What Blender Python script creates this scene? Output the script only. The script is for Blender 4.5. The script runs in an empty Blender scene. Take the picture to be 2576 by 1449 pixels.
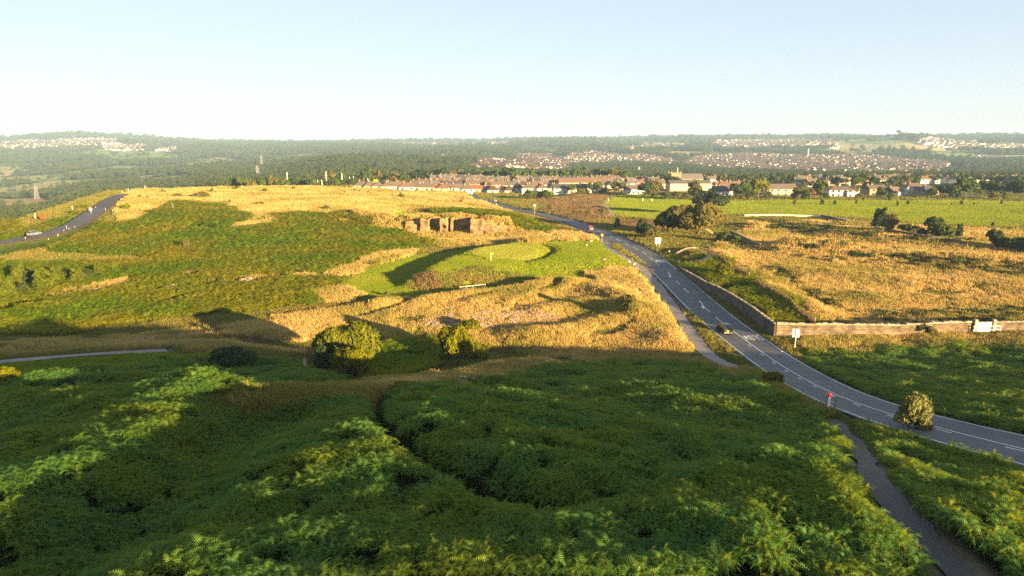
import bpy, bmesh, math, random
import numpy as np
from mathutils import Vector, Matrix
R = math.radians
rng = np.random.default_rng(7); random.seed(7)
SC = bpy.context.scene; COL = SC.collection
# ------------------------------------------------------------------ camera, sky, sun, exposure
HC = 33.0; PITCH = R(12.38); FQ = 1716.0; CX, CY = 1288.0, 724.5      # photo read at 2576 x 1449
cd = bpy.data.cameras.new('camera'); cam = bpy.data.objects.new('camera', cd); COL.objects.link(cam)
cd.sensor_width = 36; cd.lens = 36 * FQ / 2576; cd.clip_start = 0.5; cd.clip_end = 60000
cam.location = (0, 0, HC); cam.rotation_euler = (R(90) - PITCH, 0, 0); SC.camera = cam
EL = R(8.5); SUNV = Vector((0.67 * math.cos(EL), -0.7424 * math.cos(EL), math.sin(EL))).normalized()
W = bpy.data.worlds.new('World'); SC.world = W; W.use_nodes = True
wn = W.node_tree.nodes; wl = W.node_tree.links
sky = wn.new('ShaderNodeTexSky'); sky.sky_type = 'NISHITA'; sky.sun_disc = False
sky.sun_elevation = EL; sky.sun_rotation = math.atan2(0.67, -0.7424)
sky.altitude = 300; sky.air_density = 0.6; sky.dust_density = 1.0; sky.ozone_density = 1.0
bg = wn['Background']; bg.inputs['Strength'].default_value = 0.107
hs = wn.new('ShaderNodeHueSaturation'); hs.inputs['Saturation'].default_value = 1.3; gmn = wn.new('ShaderNodeGamma'); gmn.inputs[1].default_value = 0.30
wl.new(sky.outputs[0], gmn.inputs[0]); wl.new(gmn.outputs[0], hs.inputs['Color']); wl.new(hs.outputs[0], bg.inputs['Color'])
sl = bpy.data.lights.new('sun', 'SUN'); sl.energy = 5.0; sl.angle = R(0.5); sl.color = (1.0, 0.67, 0.30)
so = bpy.data.objects.new('sun', sl); COL.objects.link(so); so.rotation_euler = SUNV.to_track_quat('Z', 'Y').to_euler()
SC.view_settings.view_transform = 'Standard'; SC.view_settings.look = 'None'
SC.view_settings.exposure = 2.62; SC.view_settings.gamma = 1; SC.view_settings.use_curve_mapping = False
SC.cycles.use_denoising = False; SC.cycles.max_bounces = 5; SC.cycles.diffuse_bounces = 2; SC.cycles.transmission_bounces = 3
SC.cycles.glossy_bounces = 2; SC.cycles.volume_bounces = 0; SC.cycles.sample_clamp_indirect = 2.0; SC.cycles.transparent_max_bounces = 6
# ------------------------------------------------------------------ numpy helpers
def sstep(x): x = np.clip(x, 0, 1); return x * x * (3 - 2 * x)
def _hash(ix, iy, seed):
    h = (ix.astype(np.int64) * 374761393 + iy.astype(np.int64) * 668265263 + seed * 974711) & 0xffffffff
    h = ((h ^ (h >> 13)) * 1274126177) & 0xffffffff
    return ((h ^ (h >> 16)) & 0xffff) / 65535.0
def vn(x, y, seed=0):
    x = np.asarray(x, float); y = np.asarray(y, float)
    ix = np.floor(x); iy = np.floor(y); fx = x - ix; fy = y - iy
    fx = fx * fx * (3 - 2 * fx); fy = fy * fy * (3 - 2 * fy)
    a = _hash(ix, iy, seed); b = _hash(ix + 1, iy, seed); c = _hash(ix, iy + 1, seed); d = _hash(ix + 1, iy + 1, seed)
    return (a + (b - a) * fx) * (1 - fy) + (c + (d - c) * fx) * fy
def fbm(x, y, seed=0, o=4):
    s = 0; a = .5
    for k in range(o): s = s + a * vn(x * 2 ** k, y * 2 ** k, seed + 17 * k); a *= .5
    return s / (1 - .5 ** o) - .5
def sdist(X, Y, poly):
    """signed distance to a world polygon, + inside; -1e3 far away"""
    X = np.asarray(X, float); Y = np.asarray(Y, float)
    p = np.asarray(poly, float); out = np.full(X.shape, -1e3)
    lo = p.min(0) - 60; hi = p.max(0) + 60
    m = (X > lo[0]) & (X < hi[0]) & (Y > lo[1]) & (Y < hi[1])
    if not m.any(): return out
    x = X[m]; y = Y[m]; d2 = np.full(x.shape, 1e12); ins = np.zeros(x.shape, bool)
    for i in range(len(p)):
        a = p[i]; b = p[(i + 1) % len(p)]; e = b - a; L = e @ e + 1e-9
        t = np.clip(((x - a[0]) * e[0] + (y - a[1]) * e[1]) / L, 0, 1)
        d2 = np.minimum(d2, (x - a[0] - t * e[0]) ** 2 + (y - a[1] - t * e[1]) ** 2)
        if a[1] != b[1]: ins ^= ((a[1] > y) != (b[1] > y)) & (x < (b[0] - a[0]) * (y - a[1]) / (b[1] - a[1]) + a[0])
    out[m] = np.where(ins, 1, -1) * np.sqrt(d2); return out
def ldist(X, Y, line, pad=30):
    """distance to a world polyline (N,2+) and the interpolated third column"""
    X = np.asarray(X, float); Y = np.asarray(Y, float); p = np.asarray(line, float)
    D = np.full(X.shape, 1e3); Z = np.zeros(X.shape)
    lo = p[:, :2].min(0) - pad; hi = p[:, :2].max(0) + pad
    m = (X > lo[0]) & (X < hi[0]) & (Y > lo[1]) & (Y < hi[1])
    if not m.any(): return D, Z
    x = X[m]; y = Y[m]; d2 = np.full(x.shape, 1e6); z = np.zeros(x.shape)
    for i in range(len(p) - 1):
        a = p[i]; b = p[i + 1]; e = b - a; L = e[0] ** 2 + e[1] ** 2 + 1e-9
        t = np.clip(((x - a[0]) * e[0] + (y - a[1]) * e[1]) / L, 0, 1)
        q = (x - a[0] - t * e[0]) ** 2 + (y - a[1] - t * e[1]) ** 2; k = q < d2
        d2 = np.where(k, q, d2)
        if p.shape[1] > 2: z = np.where(k, a[2] + t * e[2], z)
    D[m] = np.sqrt(d2); Z[m] = z; return D, Z
# ------------------------------------------------------------------ the lie of the land
SP, CP = math.sin(PITCH), math.cos(PITCH)
def slope(row): v = (row - CY) / FQ; return (SP + v * CP) / (CP - v * SP)     # drop per metre of depth for a photo row
AZ = np.array([-1.0, -0.75, -0.575, -0.40, -0.226, -0.05, 0.124, 0.30, 0.473, 0.56, 0.65, 0.9])
RG = np.array([300, 600, 900, 1200, 1600, 2000, 2600, 3400, 4500, 5500, 7000, 10000, 16000.])
ROWS = np.array([
 [640, 560, 530, 505, 470, 445, 420, 390, 364, 351, 353, 354, 354],
 [640, 560, 530, 505, 470, 445, 420, 390, 364, 351, 353, 354, 354],
 [610, 528, 494, 472, 451, 433, 411, 387, 362, 351, 353, 354, 355],
 [570, 490, 468, 448, 433, 421, 404, 386, 371, 365, 361, 359, 357],
 [545, 480, 454, 425, 399, 401, 398, 381, 369, 365, 362, 359, 357],
 [545, 477, 452, 428, 403, 402, 391, 377, 367, 364, 361, 359, 357],
 [545, 478, 456, 447, 432, 413, 394, 376, 360, 355, 355, 356, 357],
 [545, 476, 455, 447, 432, 412, 391, 369, 356, 352, 354, 355, 357],
 [545, 474, 454, 446, 430, 410, 385, 362, 354, 352, 354, 355, 357],
 [545, 474, 454, 446, 429, 409, 381, 352, 355, 354, 354, 355, 357],
 [545, 473, 452, 444, 428, 408, 381, 360, 354, 352, 353, 355, 357],
 [545, 473, 452, 444, 428, 408, 381, 360, 354, 352, 353, 355, 357.]])
ZT = HC - RG[None, :] * slope(ROWS)
PLAT = [(-600, -500), (-300, 40), (-232, 170), (-207, 258), (-234, 330), (-264, 400), (-292, 470), (-170, 520), (-70, 530), (-120, 620), (-150, 760), (100, 800), (450, 800), (1200, 700), (1200, -500)]
CS = np.array([-400, -60, 0, 10, 35, 47, 60, 70, 80, 95, 120, 200, 500.]); SE = np.array([150, 150, 150, 141, 117, 91, 81, 70, 60, 44, 24, 6, 0.])
TE = math.tan(EL)
def base(X, Y):
    X = np.asarray(X, float); Y = np.asarray(Y, float)
    s = -0.67 * X + 0.7424 * Y; c = 0.7424 * X + 0.67 * Y
    zp = (np.interp(c, CS, SE) - s) * TE                     # the plane of grazing sunlight over the near slope
    far_back = np.clip(-55 - s, 0, None)
    a = zp - .12 + .34 * sstep((70 - s) / 40) + .55 * np.exp(-((s + 45) / 14) ** 2) - far_back * (TE + .06)
    zn = .5 * (a + np.sqrt(a * a + .6)) - .1
    r = np.clip(Y - 230, 0, None)
    z = zn - 0.026 * r
    z = z + 5.0 * sstep((-X + 5) / 110) * sstep((Y - 150) / 170) + 1.4 * fbm(X / 45, Y / 45, 3, 3) * sstep((Y - 60) / 60)
    # far country
    Yc = np.clip(Y, 300, 15999); ly = np.log(Yc)
    az = np.clip(np.where(Y > 50, X / np.maximum(Y, 50), np.sign(X) * 1.0), -0.999, 0.899)
    ia = np.clip(np.searchsorted(AZ, az) - 1, 0, len(AZ) - 2); fa = sstep((az - AZ[ia]) / (AZ[ia + 1] - AZ[ia]))
    lr = np.log(RG); ir = np.clip(np.searchsorted(lr, ly) - 1, 0, len(RG) - 2); fr = (ly - lr[ir]) / (lr[ir + 1] - lr[ir])
    zf = (ZT[ia, ir] * (1 - fr) + ZT[ia, ir + 1] * fr) * (1 - fa) + (ZT[ia + 1, ir] * (1 - fr) + ZT[ia + 1, ir + 1] * fr) * fa
    zf = zf + fbm(X / 420, Y / 420, 11, 4) * np.clip(Y - 700, 0, 2600) / 2600 * 34
    zf = zf + 30 * np.exp(-((X + 3170) / 240) ** 2 - ((Y - 5000) / 400) ** 2) + 16 * np.exp(-((X - 1916) / 300) ** 2 - ((Y - 3420) / 300) ** 2)
    big = sdist(X / 4, Y / 4, np.array(PLAT) / 4.0) * 4
    m = sstep((big + 26) / 52)
    return z * m + zf * (1 - m)
def ray(qx, qy):
    u = (np.asarray(qx, float) - CX) / FQ; v = (np.asarray(qy, float) - CY) / FQ
    return u, (CP - v * SP), -(SP + v * CP)
def hit(qx, qy, H, far=15500):
    """where the sight line through a photo point meets the ground"""
    u, f, d = [np.atleast_1d(a) for a in np.broadcast_arrays(*ray(qx, qy))]
    T = 18 * 1.012 ** np.arange(570); T = T[T < far]
    Xs = u[:, None] * T; Ys = f[:, None] * T; Zs = HC + d[:, None] * T
    below = Zs < H(Xs.ravel(), Ys.ravel()).reshape(Xs.shape)
    k = np.where(below.any(1), below.argmax(1), len(T) - 1)
    t1 = T[k]; t0 = T[np.maximum(k - 1, 0)]
    for _ in range(14):
        tm = .5 * (t0 + t1); b = HC + d * tm < H(u * tm, f * tm)
        t1 = np.where(b, tm, t1); t0 = np.where(b, t0, tm)
    return np.stack([u * t1, f * t1, HC + d * t1], 1), t1
def wpoly(q, H=base): q = np.array(q, float); return hit(q[:, 0], q[:, 1], H)[0][:, :2]
def resample(p, step):
    p = np.asarray(p, float); d = np.r_[0, np.cumsum(np.hypot(*np.diff(p[:, :2], axis=0).T))]
    n = max(2, int(d[-1] / step) + 1); t = np.linspace(0, d[-1], n)
    q = np.stack([np.interp(t, d, p[:, i]) for i in range(p.shape[1])], 1)
    return q
def smooth(p, k=2, it=3):
    p = p.copy()
    for _ in range(it): p[1:-1] = .25 * p[:-2] + .5 * p[1:-1] + .25 * p[2:]
    return p
# banks, mounds and hollows
RIDGES = [([(520, 1015), (700, 1006), (950, 985), (1150, 953), (1330, 925)], 3.5, .95), ([(1000, 778), (1200, 748), (1400, 716)], 2.5, 1.0), ([(1290, 772), (1450, 722)], 2.2, .9), ([(1500, 722), (1560, 760), (1600, 805)], 3, .9), ([(1480, 830), (1600, 802), (1700, 800)], 3, .9), ([(1370, 792), (1480, 772)], 3, .8), ([(1900, 720), (2050, 790)], 3, .9), ([(2000, 690), (2300, 720), (2576, 730)], 5, 1.1), ([(2100, 600), (2400, 625), (2576, 640)], 5, 1.4), ([(2200, 760), (2576, 770)], 4, .8), ([(560, 930), (800, 945), (1000, 930), (1260, 905)], 10, -1.4), ([(470, 1010), (430, 1040), (370, 1100), (250, 1180), (60, 1235), (-60, 1270)], 4.2, 1.15),
          ([(690, 1030), (640, 1055), (540, 1130), (330, 1290), (130, 1420), (40, 1470)], 3.4, -2.0),
          ([(1130, 1090), (900, 1150), (600, 1230), (420, 1300), (280, 1400)], 4.0, .42),
          ([(700, 1440), (950, 1400), (1500, 1370), (1900, 1330), (2150, 1210)], 5.0, .25),
          ([(2150, 1150), (2220, 1260), (2270, 1350)], 2.6, .55), ([(2260, 1110), (2420, 1200), (2576, 1300)], 5.0, .35),
          ([(950, 1000), (958, 1060), (975, 1100), (1010, 1130), (1200, 1228), (1420, 1275)], 1.1, -1.3),
          ([(0, 990), (200, 985), (420, 972)], 2.0, .9), ([(2000, 640), (2200, 652), (2420, 668), (2600, 680)], 9, 2.2),
          ([(2000, 632), (2060, 632), (2110, 640)], 5, 2.2), ([(1900, 575), (2000, 582), (2160, 600)], 7, 1.6),
          ([(1500, 745), (1400, 720), (1310, 748), (1200, 770)], 3.0, .8), ([(1340, 856), (1420, 850)], 3.4, 1.5),
          ([(940, 778), (985, 765)], 3, 1.2), ([(1560, 760), (1620, 800), (1700, 870)], 5, .9),
          ([(560, 860), (690, 850)], 3, .8), ([(1000, 800), (1200, 800)], 4, .5), ([(1735, 640), (1800, 650), (1800, 668)], 5, 1.0)]
RIDGEW = [(resample(wpoly(q), 4), w, h) for q, w, h in RIDGES]
MOUND = wpoly([(1030, 722), (1055, 695), (1110, 668), (1180, 645), (1300, 624), (1420, 613), (1500, 607), (1560, 630), (1598, 668), (1520, 680), (1440, 684), (1330, 690), (1200, 716), (1100, 724)])
GREEN = wpoly([(1275 + 84 * math.cos(a), 658 + 19 * math.sin(a)) for a in np.linspace(0, 6.283, 24)[:-1]])
BUNKER = resample(wpoly([(1362, 634), (1384, 641), (1388, 652), (1365, 667), (1320, 678)]), 2)
QUARRY = [(-70, 262), (-54, 250), (-41, 244), (-30, 246.5), (-26, 248), (-22, 246.5), (-18, 248.5), (-13, 247.5), (-8, 242), (2, 245), (8, 252), (8, 264), (-6, 280), (-45, 296), (-66, 280)]
def feat(X, Y):
    z = base(X, Y)
    z = z + (fbm(X / 13, Y / 13, 21, 3) * 2.4 + fbm(X / 5, Y / 5, 22, 2) * 1.3) * sstep((150 - Y) / 70) * .75 * sstep((Y - 8) / 16)
    for p, w, h in RIDGEW:
        d, _ = ldist(X, Y, p); z = z + h * np.exp(-(d / w) ** 2)
    z = z + 2.5 * sstep((sdist(X, Y, MOUND) + 3) / 8)
    g = sdist(X, Y, GREEN); z = z + .35 * sstep((g + 3) / 5)
    d, _ = ldist(X, Y, BUNKER); z = z - .9 * np.exp(-(d / 2.2) ** 2)
    q = sdist(X, Y, QUARRY); fw = np.where((X > -38) & (X < 0) & (Y < 262), 3.0, 13.0)
    kq = sstep((q + fw * .4) / fw); z = z * (1 - kq) + np.maximum(z, 4.9 + .4 * fbm(X / 9, Y / 9, 71) - .02 * np.clip(X + 20, 0, 40)) * kq; z = z - 1.6 * np.exp(-((X + 20) / 22) ** 2 - ((Y - 230) / 7) ** 2)
    return z
# roads and paths: centre lines
def line(q, step=4, it=6, H=feat):
    p = hit(*np.array(q, float).T, H)[0]; p = resample(p, step); z = p[:, 2].copy()
    for _ in range(it): p = smooth(p, it=1)
    p[:, 2] = H(p[:, 0], p[:, 1])
    for _ in range(14): p[1:-1, 2] = (p[:-2, 2] + 2 * p[1:-1, 2] + p[2:, 2]) / 4
    return p
ROADQ = [(2860, 1195), (2700, 1166), (2576, 1133), (2336, 1070), (2262, 1055), (2148, 1018), (2028, 966), (1932, 902), (1891, 870.5), (1853, 841), (1815, 811), (1781, 782), (1745, 749.6), (1714, 719), (1671.5, 681), (1645, 655.6), (1621.6, 635.6), (1575, 614), (1498, 580), (1428, 554), (1350, 535), (1288, 525), (1254, 511.5), (1206, 501.5), (1186, 490), (1180, 486)]
ROAD = line(ROADQ)
LROADQ = [(307, 494), (282, 506), (256, 526), (230, 544), (205, 563), (175, 578), (145, 590), (112, 600), (80, 606), (0, 618), (-80, 630)]
LROAD = line(LROADQ); LROAD[:, 2] += 1.0
FOOTQ = [(1868, 934), (1826, 929), (1783, 907), (1750, 857), (1713, 794), (1671, 744), (1633, 694), (1598, 659), (1575, 652), (1538, 627), (1500, 599), (1438, 572), (1400, 560)]
FOOT = line(FOOTQ, 3)
TRACK = line([(2096, 1058), (2140, 1098), (2172, 1140), (2192, 1190), (2240, 1262), (2300, 1330), (2370, 1400), (2440, 1462)], 2)
SAND = line([(1560, 495), (1545, 498), (1528, 504), (1518, 511.6), (1525.5, 521.6), (1535.5, 531.6), (1538, 545)], 4)
GOLFP = line([(899, 799), (944, 794), (1006, 776.5), (1054, 754), (1079, 740)], 3)
LEFTP = line([(-40, 914), (100, 900), (250, 890), (420, 881)], 3)
DRIVE = line([(1716, 668), (1760, 664), (1795, 652), (1800, 640)], 3)
WAYS = [(ROAD, 4.0), (LROAD, 3.6), (FOOT, 1.6), (TRACK, .8), (SAND, 2.2), (GOLFP, 1.0), (LEFTP, 1.3), (DRIVE, 2.2)]
def hgt(X, Y):
    X = np.asarray(X, float); Y = np.asarray(Y, float)
    z = feat(X, Y)
    for p, w in WAYS:
        d, zr = ldist(X, Y, p, 12)
        k = 1 - sstep((d - w) / 2.2); z = z * (1 - k) + (zr - .12) * k
    return z
def at(qx, qy): p, t = hit(qx, qy, hgt); return Vector(p[0]), float(t[0])
def atY(qx, Y): x = (qx - CX) / FQ * Y * 1.0; x = x / 1.0; return Vector((x, Y, float(hgt([x], [Y])[0])))
def proj(p):
    p = np.atleast_2d(p); x, y, z = p[:, 0], p[:, 1], p[:, 2] - HC
    f = y * CP - z * SP; up = y * SP + z * CP
    return CX + FQ * x / f, CY - FQ * up / f
# ------------------------------------------------------------------ materials
MATS = {}
def newmat(name):
    m = bpy.data.materials.new(name); m.use_nodes = True; m.node_tree.nodes.clear(); MATS[name] = m
    return m, m.node_tree.nodes, m.node_tree.links
def mixc(n, l, fac, a, b, mode='MIX'):
    x = n.new('ShaderNodeMix'); x.data_type = 'RGBA'; x.blend_type = mode
    for s, v in ((0, fac), (6, a), (7, b)):
        if hasattr(v, 'is_linked') or isinstance(v, bpy.types.NodeSocket): l.new(v, x.inputs[s])
        else: x.inputs[s].default_value = v if s == 0 else (*v, 1)
    return x.outputs[2]
def noise(n, l, scale, detail=3, vec=None, coord='Object'):
    t = n.new('ShaderNodeTexNoise'); t.inputs['Scale'].default_value = scale; t.inputs['Detail'].default_value = detail
    if vec is None: tc = n.new('ShaderNodeTexCoord'); vec = tc.outputs[coord]
    l.new(vec, t.inputs['Vector']); return t.outputs['Fac']
def ramp(n, l, s, a=.35, b=.65):
    r = n.new('ShaderNodeMapRange'); r.inputs[1].default_value = a; r.inputs[2].default_value = b; l.new(s, r.inputs[0]); return r.outputs[0]
def plain(name, c, rough=.7, metal=0, var=.25, scale=3, spec=.3, c2=None, bump=0):
    m, n, l = newmat(name); b = n.new('ShaderNodeBsdfPrincipled'); o = n.new('ShaderNodeOutputMaterial'); l.new(b.outputs[0], o.inputs[0])
    f = ramp(n, l, noise(n, l, scale, 4))
    l.new(mixc(n, l, f, tuple(x * (1 - var) for x in c), c2 or tuple(min(1, x * (1 + var)) for x in c)), b.inputs['Base Color'])
    b.inputs['Roughness'].default_value = rough; b.inputs['Metallic'].default_value = metal; b.inputs['Specular IOR Level'].default_value = spec
    if bump:
        bp = n.new('ShaderNodeBump'); bp.inputs['Strength'].default_value = bump; bp.inputs['Distance'].default_value = .05
        l.new(noise(n, l, scale * 4, 4), bp.inputs['Height']); l.new(bp.outputs[0], b.inputs['Normal'])
    return m
def leafmat(name, c1, c2, c3=None, tr=.3, clump=.4, gloss=0.0, tc=None):
    """diffuse and translucent leaf, tone varying per plant and over the place it stands on"""
    m, n, l = newmat(name); o = n.new('ShaderNodeOutputMaterial')
    oi = n.new('ShaderNodeObjectInfo'); geo = n.new('ShaderNodeNewGeometry')
    col = mixc(n, l, oi.outputs['Random'], c1, c2)
    f = ramp(n, l, noise(n, l, clump, 3, geo.outputs['Position']), .4, .62)
    col = mixc(n, l, f, col, c3 or c2)
    d = n.new('ShaderNodeBsdfDiffuse'); t = n.new('ShaderNodeBsdfTranslucent'); mx = n.new('ShaderNodeMixShader')
    l.new(col, d.inputs[0])
    if tc: t.inputs[0].default_value = (*tc, 1)
    else: l.new(col, t.inputs[0]); mx.inputs[0].default_value = tr
    l.new(d.outputs[0], mx.inputs[1]); l.new(t.outputs[0], mx.inputs[2]); out = mx.outputs[0]
    if gloss:
        gl = n.new('ShaderNodeBsdfGlossy'); gl.inputs['Roughness'].default_value = .5; m2 = n.new('ShaderNodeMixShader'); m2.inputs[0].default_value = gloss
        l.new(out, m2.inputs[1]); l.new(gl.outputs[0], m2.inputs[2]); out = m2.outputs[0]
    l.new(out, o.inputs[0])
    return m
def ground_mat():
    m, n, l = newmat('ground'); b = n.new('ShaderNodeBsdfDiffuse'); o = n.new('ShaderNodeOutputMaterial'); l.new(b.outputs[0], o.inputs[0])
    a = n.new('ShaderNodeAttribute'); a.attribute_name = 'tint'; geo = n.new('ShaderNodeNewGeometry')
    f1 = ramp(n, l, noise(n, l, .35, 6, geo.outputs['Position']), .3, .7)
    f2 = ramp(n, l, noise(n, l, 3.0, 4, geo.outputs['Position']), .3, .7)
    c = mixc(n, l, f1, (.72, .74, .70), (1.25, 1.2, 1.15)); c2 = mixc(n, l, f2, (.75, .75, .75), (1.2, 1.2, 1.2))
    l.new(mixc(n, l, 1.0, mixc(n, l, 1.0, a.outputs['Color'], c, 'MULTIPLY'), c2, 'MULTIPLY'), b.inputs[0])
    bp = n.new('ShaderNodeBump'); bp.inputs['Strength'].default_value = 1.0; bp.inputs['Distance'].default_value = .5
    l.new(noise(n, l, 1.6, 5, geo.outputs['Position']), bp.inputs['Height']); l.new(bp.outputs[0], b.inputs['Normal'])
    return m
def road_mat(name, c, var=.2, stain=(.06, .055, .05)):
    m, n, l = newmat(name); b = n.new('ShaderNodeBsdfPrincipled'); o = n.new('ShaderNodeOutputMaterial'); l.new(b.outputs[0], o.inputs[0])
    geo = n.new('ShaderNodeNewGeometry'); v = geo.outputs['Position']
    f = ramp(n, l, noise(n, l, 8, 4, v), .3, .7); g = ramp(n, l, noise(n, l, .25, 5, v), .45, .7)
    col = mixc(n, l, f, tuple(x * (1 - var) for x in c), tuple(x * (1 + var) for x in c))
    a = n.new('ShaderNodeAttribute'); a.attribute_name = 'wear'; col = mixc(n, l, g, col, stain)
    l.new(mixc(n, l, a.outputs['Fac'], col, tuple(x * 1.55 for x in c)), b.inputs['Base Color']); b.inputs['Roughness'].default_value = .75
    return m
def stone_mat(name, c1, c2, mortar, sx=1.0):
    m, n, l = newmat(name); b = n.new('ShaderNodeBsdfPrincipled'); o = n.new('ShaderNodeOutputMaterial'); l.new(b.outputs[0], o.inputs[0])
    uv = n.new('ShaderNodeUVMap'); br = n.new('ShaderNodeTexBrick'); l.new(uv.outputs[0], br.inputs['Vector'])
    br.inputs['Color1'].default_value = (*c1, 1); br.inputs['Color2'].default_value = (*c2, 1); br.inputs['Mortar'].default_value = (*mortar, 1)
    br.inputs['Scale'].default_value = sx; br.inputs['Brick Width'].default_value = .7; br.inputs['Row Height'].default_value = .27; br.inputs['Mortar Size'].default_value = .03
    f = ramp(n, l, noise(n, l, .6, 6), .35, .65)
    l.new(mixc(n, l, 1.0, br.outputs[0], mixc(n, l, f, (.5, .5, .48), (1.3, 1.25, 1.2)), 'MULTIPLY'), b.inputs['Base Color']); b.inputs['Roughness'].default_value = .9
    bp = n.new('ShaderNodeBump'); bp.inputs['Strength'].default_value = .6; bp.inputs['Distance'].default_value = .04
    l.new(br.outputs['Fac'], bp.inputs['Height']); bp.invert = True; l.new(bp.outputs[0], b.inputs['Normal'])
    return m
M_ground = ground_mat()
M_asph = road_mat('asphalt', (.052, .055, .066), .35, (.085, .082, .085)); M_tarmac = road_mat('fresh_tarmac', (.035, .035, .04), .2, (.045, .045, .05))
M_path = road_mat('worn_path', (.19, .165, .15), .25, (.12, .11, .10)); M_sand = road_mat('sandy_path', (.40, .31, .21), .2, (.33, .25, .16)); M_dark = road_mat('dark_path', (.036, .033, .034), .4, (.022, .021, .020))
M_line = plain('road_paint', (.72, .72, .70), .6, var=.15, scale=6)
M_white = plain('white_paint', (.78, .77, .74), .5, var=.06); M_cream = plain('cream_paint', (.62, .54, .36), .6, var=.08)
M_grey = plain('grey_metal', (.30, .31, .32), .45, .6, var=.15); M_black = plain('black_plastic', (.018, .018, .02), .5, var=.2)
M_red = plain('red_paint', (.55, .02, .03), .4, var=.1); M_yellow = plain('yellow_plate', (.75, .52, .02), .4, var=.05)
M_wood = plain('weathered_wood', (.22, .14, .085), .85, var=.35, scale=5); M_bark = plain('bark', (.10, .075, .05), .9, var=.35, scale=4)
M_pale = plain('bleached_wood', (.42, .36, .28), .8, var=.2)
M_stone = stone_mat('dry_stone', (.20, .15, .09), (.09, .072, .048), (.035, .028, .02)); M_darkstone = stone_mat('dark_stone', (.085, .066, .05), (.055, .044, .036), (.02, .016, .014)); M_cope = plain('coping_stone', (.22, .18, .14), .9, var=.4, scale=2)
M_rock = plain('gritstone', (.20, .115, .05), .95, var=.5, scale=.5, bump=.8); M_boulder = plain('boulder', (.34, .28, .22), .9, var=.3, bump=.4)
M_glass = plain('dark_glass', (.02, .025, .03), .08, var=.1, spec=.6); M_tyre = plain('tyre', (.012, .012, .012), .9, var=.2); M_alloy = plain('alloy', (.45, .45, .46), .3, .8, var=.1)
M_blackpaint = plain('black_car_paint', (.012, .014, .018), .22, .2, var=.1, spec=.7); M_redpaint = plain('red_car_paint', (.42, .015, .05), .25, .1, var=.05, spec=.6); M_silver = plain('silver_blue_paint', (.16, .20, .27), .25, .3, var=.05, spec=.6)
M_lamp = plain('tail_lamp', (.10, .004, .004), .2, var=.1); M_flower = plain('pale_flower_heads', (.36, .26, .24), .8, var=.25, scale=1)
M_heather = leafmat('heather', (.10, .045, .05), (.14, .075, .05), (.16, .10, .05), .2)
M_fern = leafmat('bracken_frond', (.058, .178, .040), (.085, .19, .036), (.125, .19, .020), .42, .16, gloss=.012, tc=(.27, .30, .010))
M_fernfar = leafmat('bracken_hillside', (.10, .185, .010), (.14, .21, .012), (.23, .22, .018), .38, .045, tc=(.23, .235, .010))
M_gold = leafmat('dry_grass', (.55, .40, .165), (.43, .295, .09), (.27, .235, .06), .3, .045)
M_olive = leafmat('green_grass', (.13, .16, .03), (.18, .18, .04), (.20, .17, .045), .3, .12)
M_lawn = leafmat('mown_grass', (.16, .235, .016), (.18, .245, .018), (.22, .255, .026), .3, .07); M_putt = leafmat('putting_grass', (.28, .31, .05), (.30, .32, .055), (.29, .31, .05), .25, .05)
M_rush = leafmat('brown_heath_grass', (.22, .155, .07), (.17, .12, .055), (.13, .095, .05), .25, .1)
LEAF = {'willow': leafmat('willow_leaf', (.115, .130, .014), (.13, .14, .016), (.085, .105, .012), .3, .9), 'ash': leafmat('ash_leaf', (.080, .105, .010), (.10, .115, .011), (.06, .085, .010), .3, .6), 'haw': leafmat('hawthorn_leaf', (.135, .14, .006), (.12, .13, .006), (.10, .11, .006), .3, .9),
 'oak': leafmat('oak_leaf', (.055, .088, .022), (.080, .105, .024), (.05, .075, .02), .25, .3), 'olive': leafmat('olive_leaf', (.105, .10, .028), (.12, .105, .03), (.085, .085, .026), .25, .4),
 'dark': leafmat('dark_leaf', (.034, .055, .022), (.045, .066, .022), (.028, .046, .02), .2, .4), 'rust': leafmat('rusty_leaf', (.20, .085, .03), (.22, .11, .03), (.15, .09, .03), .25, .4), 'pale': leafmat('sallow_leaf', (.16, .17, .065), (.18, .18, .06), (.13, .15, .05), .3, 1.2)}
M_wood_far = leafmat('woodland', (.030, .050, .020), (.062, .072, .024), (.042, .062, .022), .15, .006)
# ------------------------------------------------------------------ object helpers
def tag(o, label=None, cat=None, group=None, kind=None):
    if label: o['label'] = label
    if cat: o['category'] = cat
    if group: o['group'] = group
    if kind: o['kind'] = kind
    return o
def empty(name, loc, rz=0, label=None, cat=None, group=None):
    o = bpy.data.objects.new(name, None); COL.objects.link(o); o.location = loc; o.rotation_euler[2] = rz; o.empty_display_size = .2
    return tag(o, label, cat, group)
def npmesh(name, V, F, mats, smooth_=False):
    """mesh from arrays: F is (n,4) or (n,3)"""
    V = np.asarray(V, np.float32); F = np.asarray(F, np.int32); me = bpy.data.meshes.new(name)
    k = F.shape[1]; me.vertices.add(len(V)); me.vertices.foreach_set('co', V.ravel())
    me.loops.add(F.size); me.loops.foreach_set('vertex_index', F.ravel()); me.polygons.add(len(F))
    me.polygons.foreach_set('loop_start', np.arange(len(F), dtype=np.int32) * k)
    me.polygons.foreach_set('loop_total', np.full(len(F), k, np.int32))
    if smooth_: me.polygons.foreach_set('use_smooth', np.ones(len(F), bool))
    for m in (mats if isinstance(mats, (list, tuple)) else [mats]): me.materials.append(m)
    me.update(calc_edges=True); return me
def link(name, me, parent=None, loc=None, rz=0):
    o = bpy.data.objects.new(name, me); COL.objects.link(o)
    if parent: o.parent = parent
    if loc is not None: o.location = loc
    if rz: o.rotation_euler[2] = rz
    return o
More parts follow.
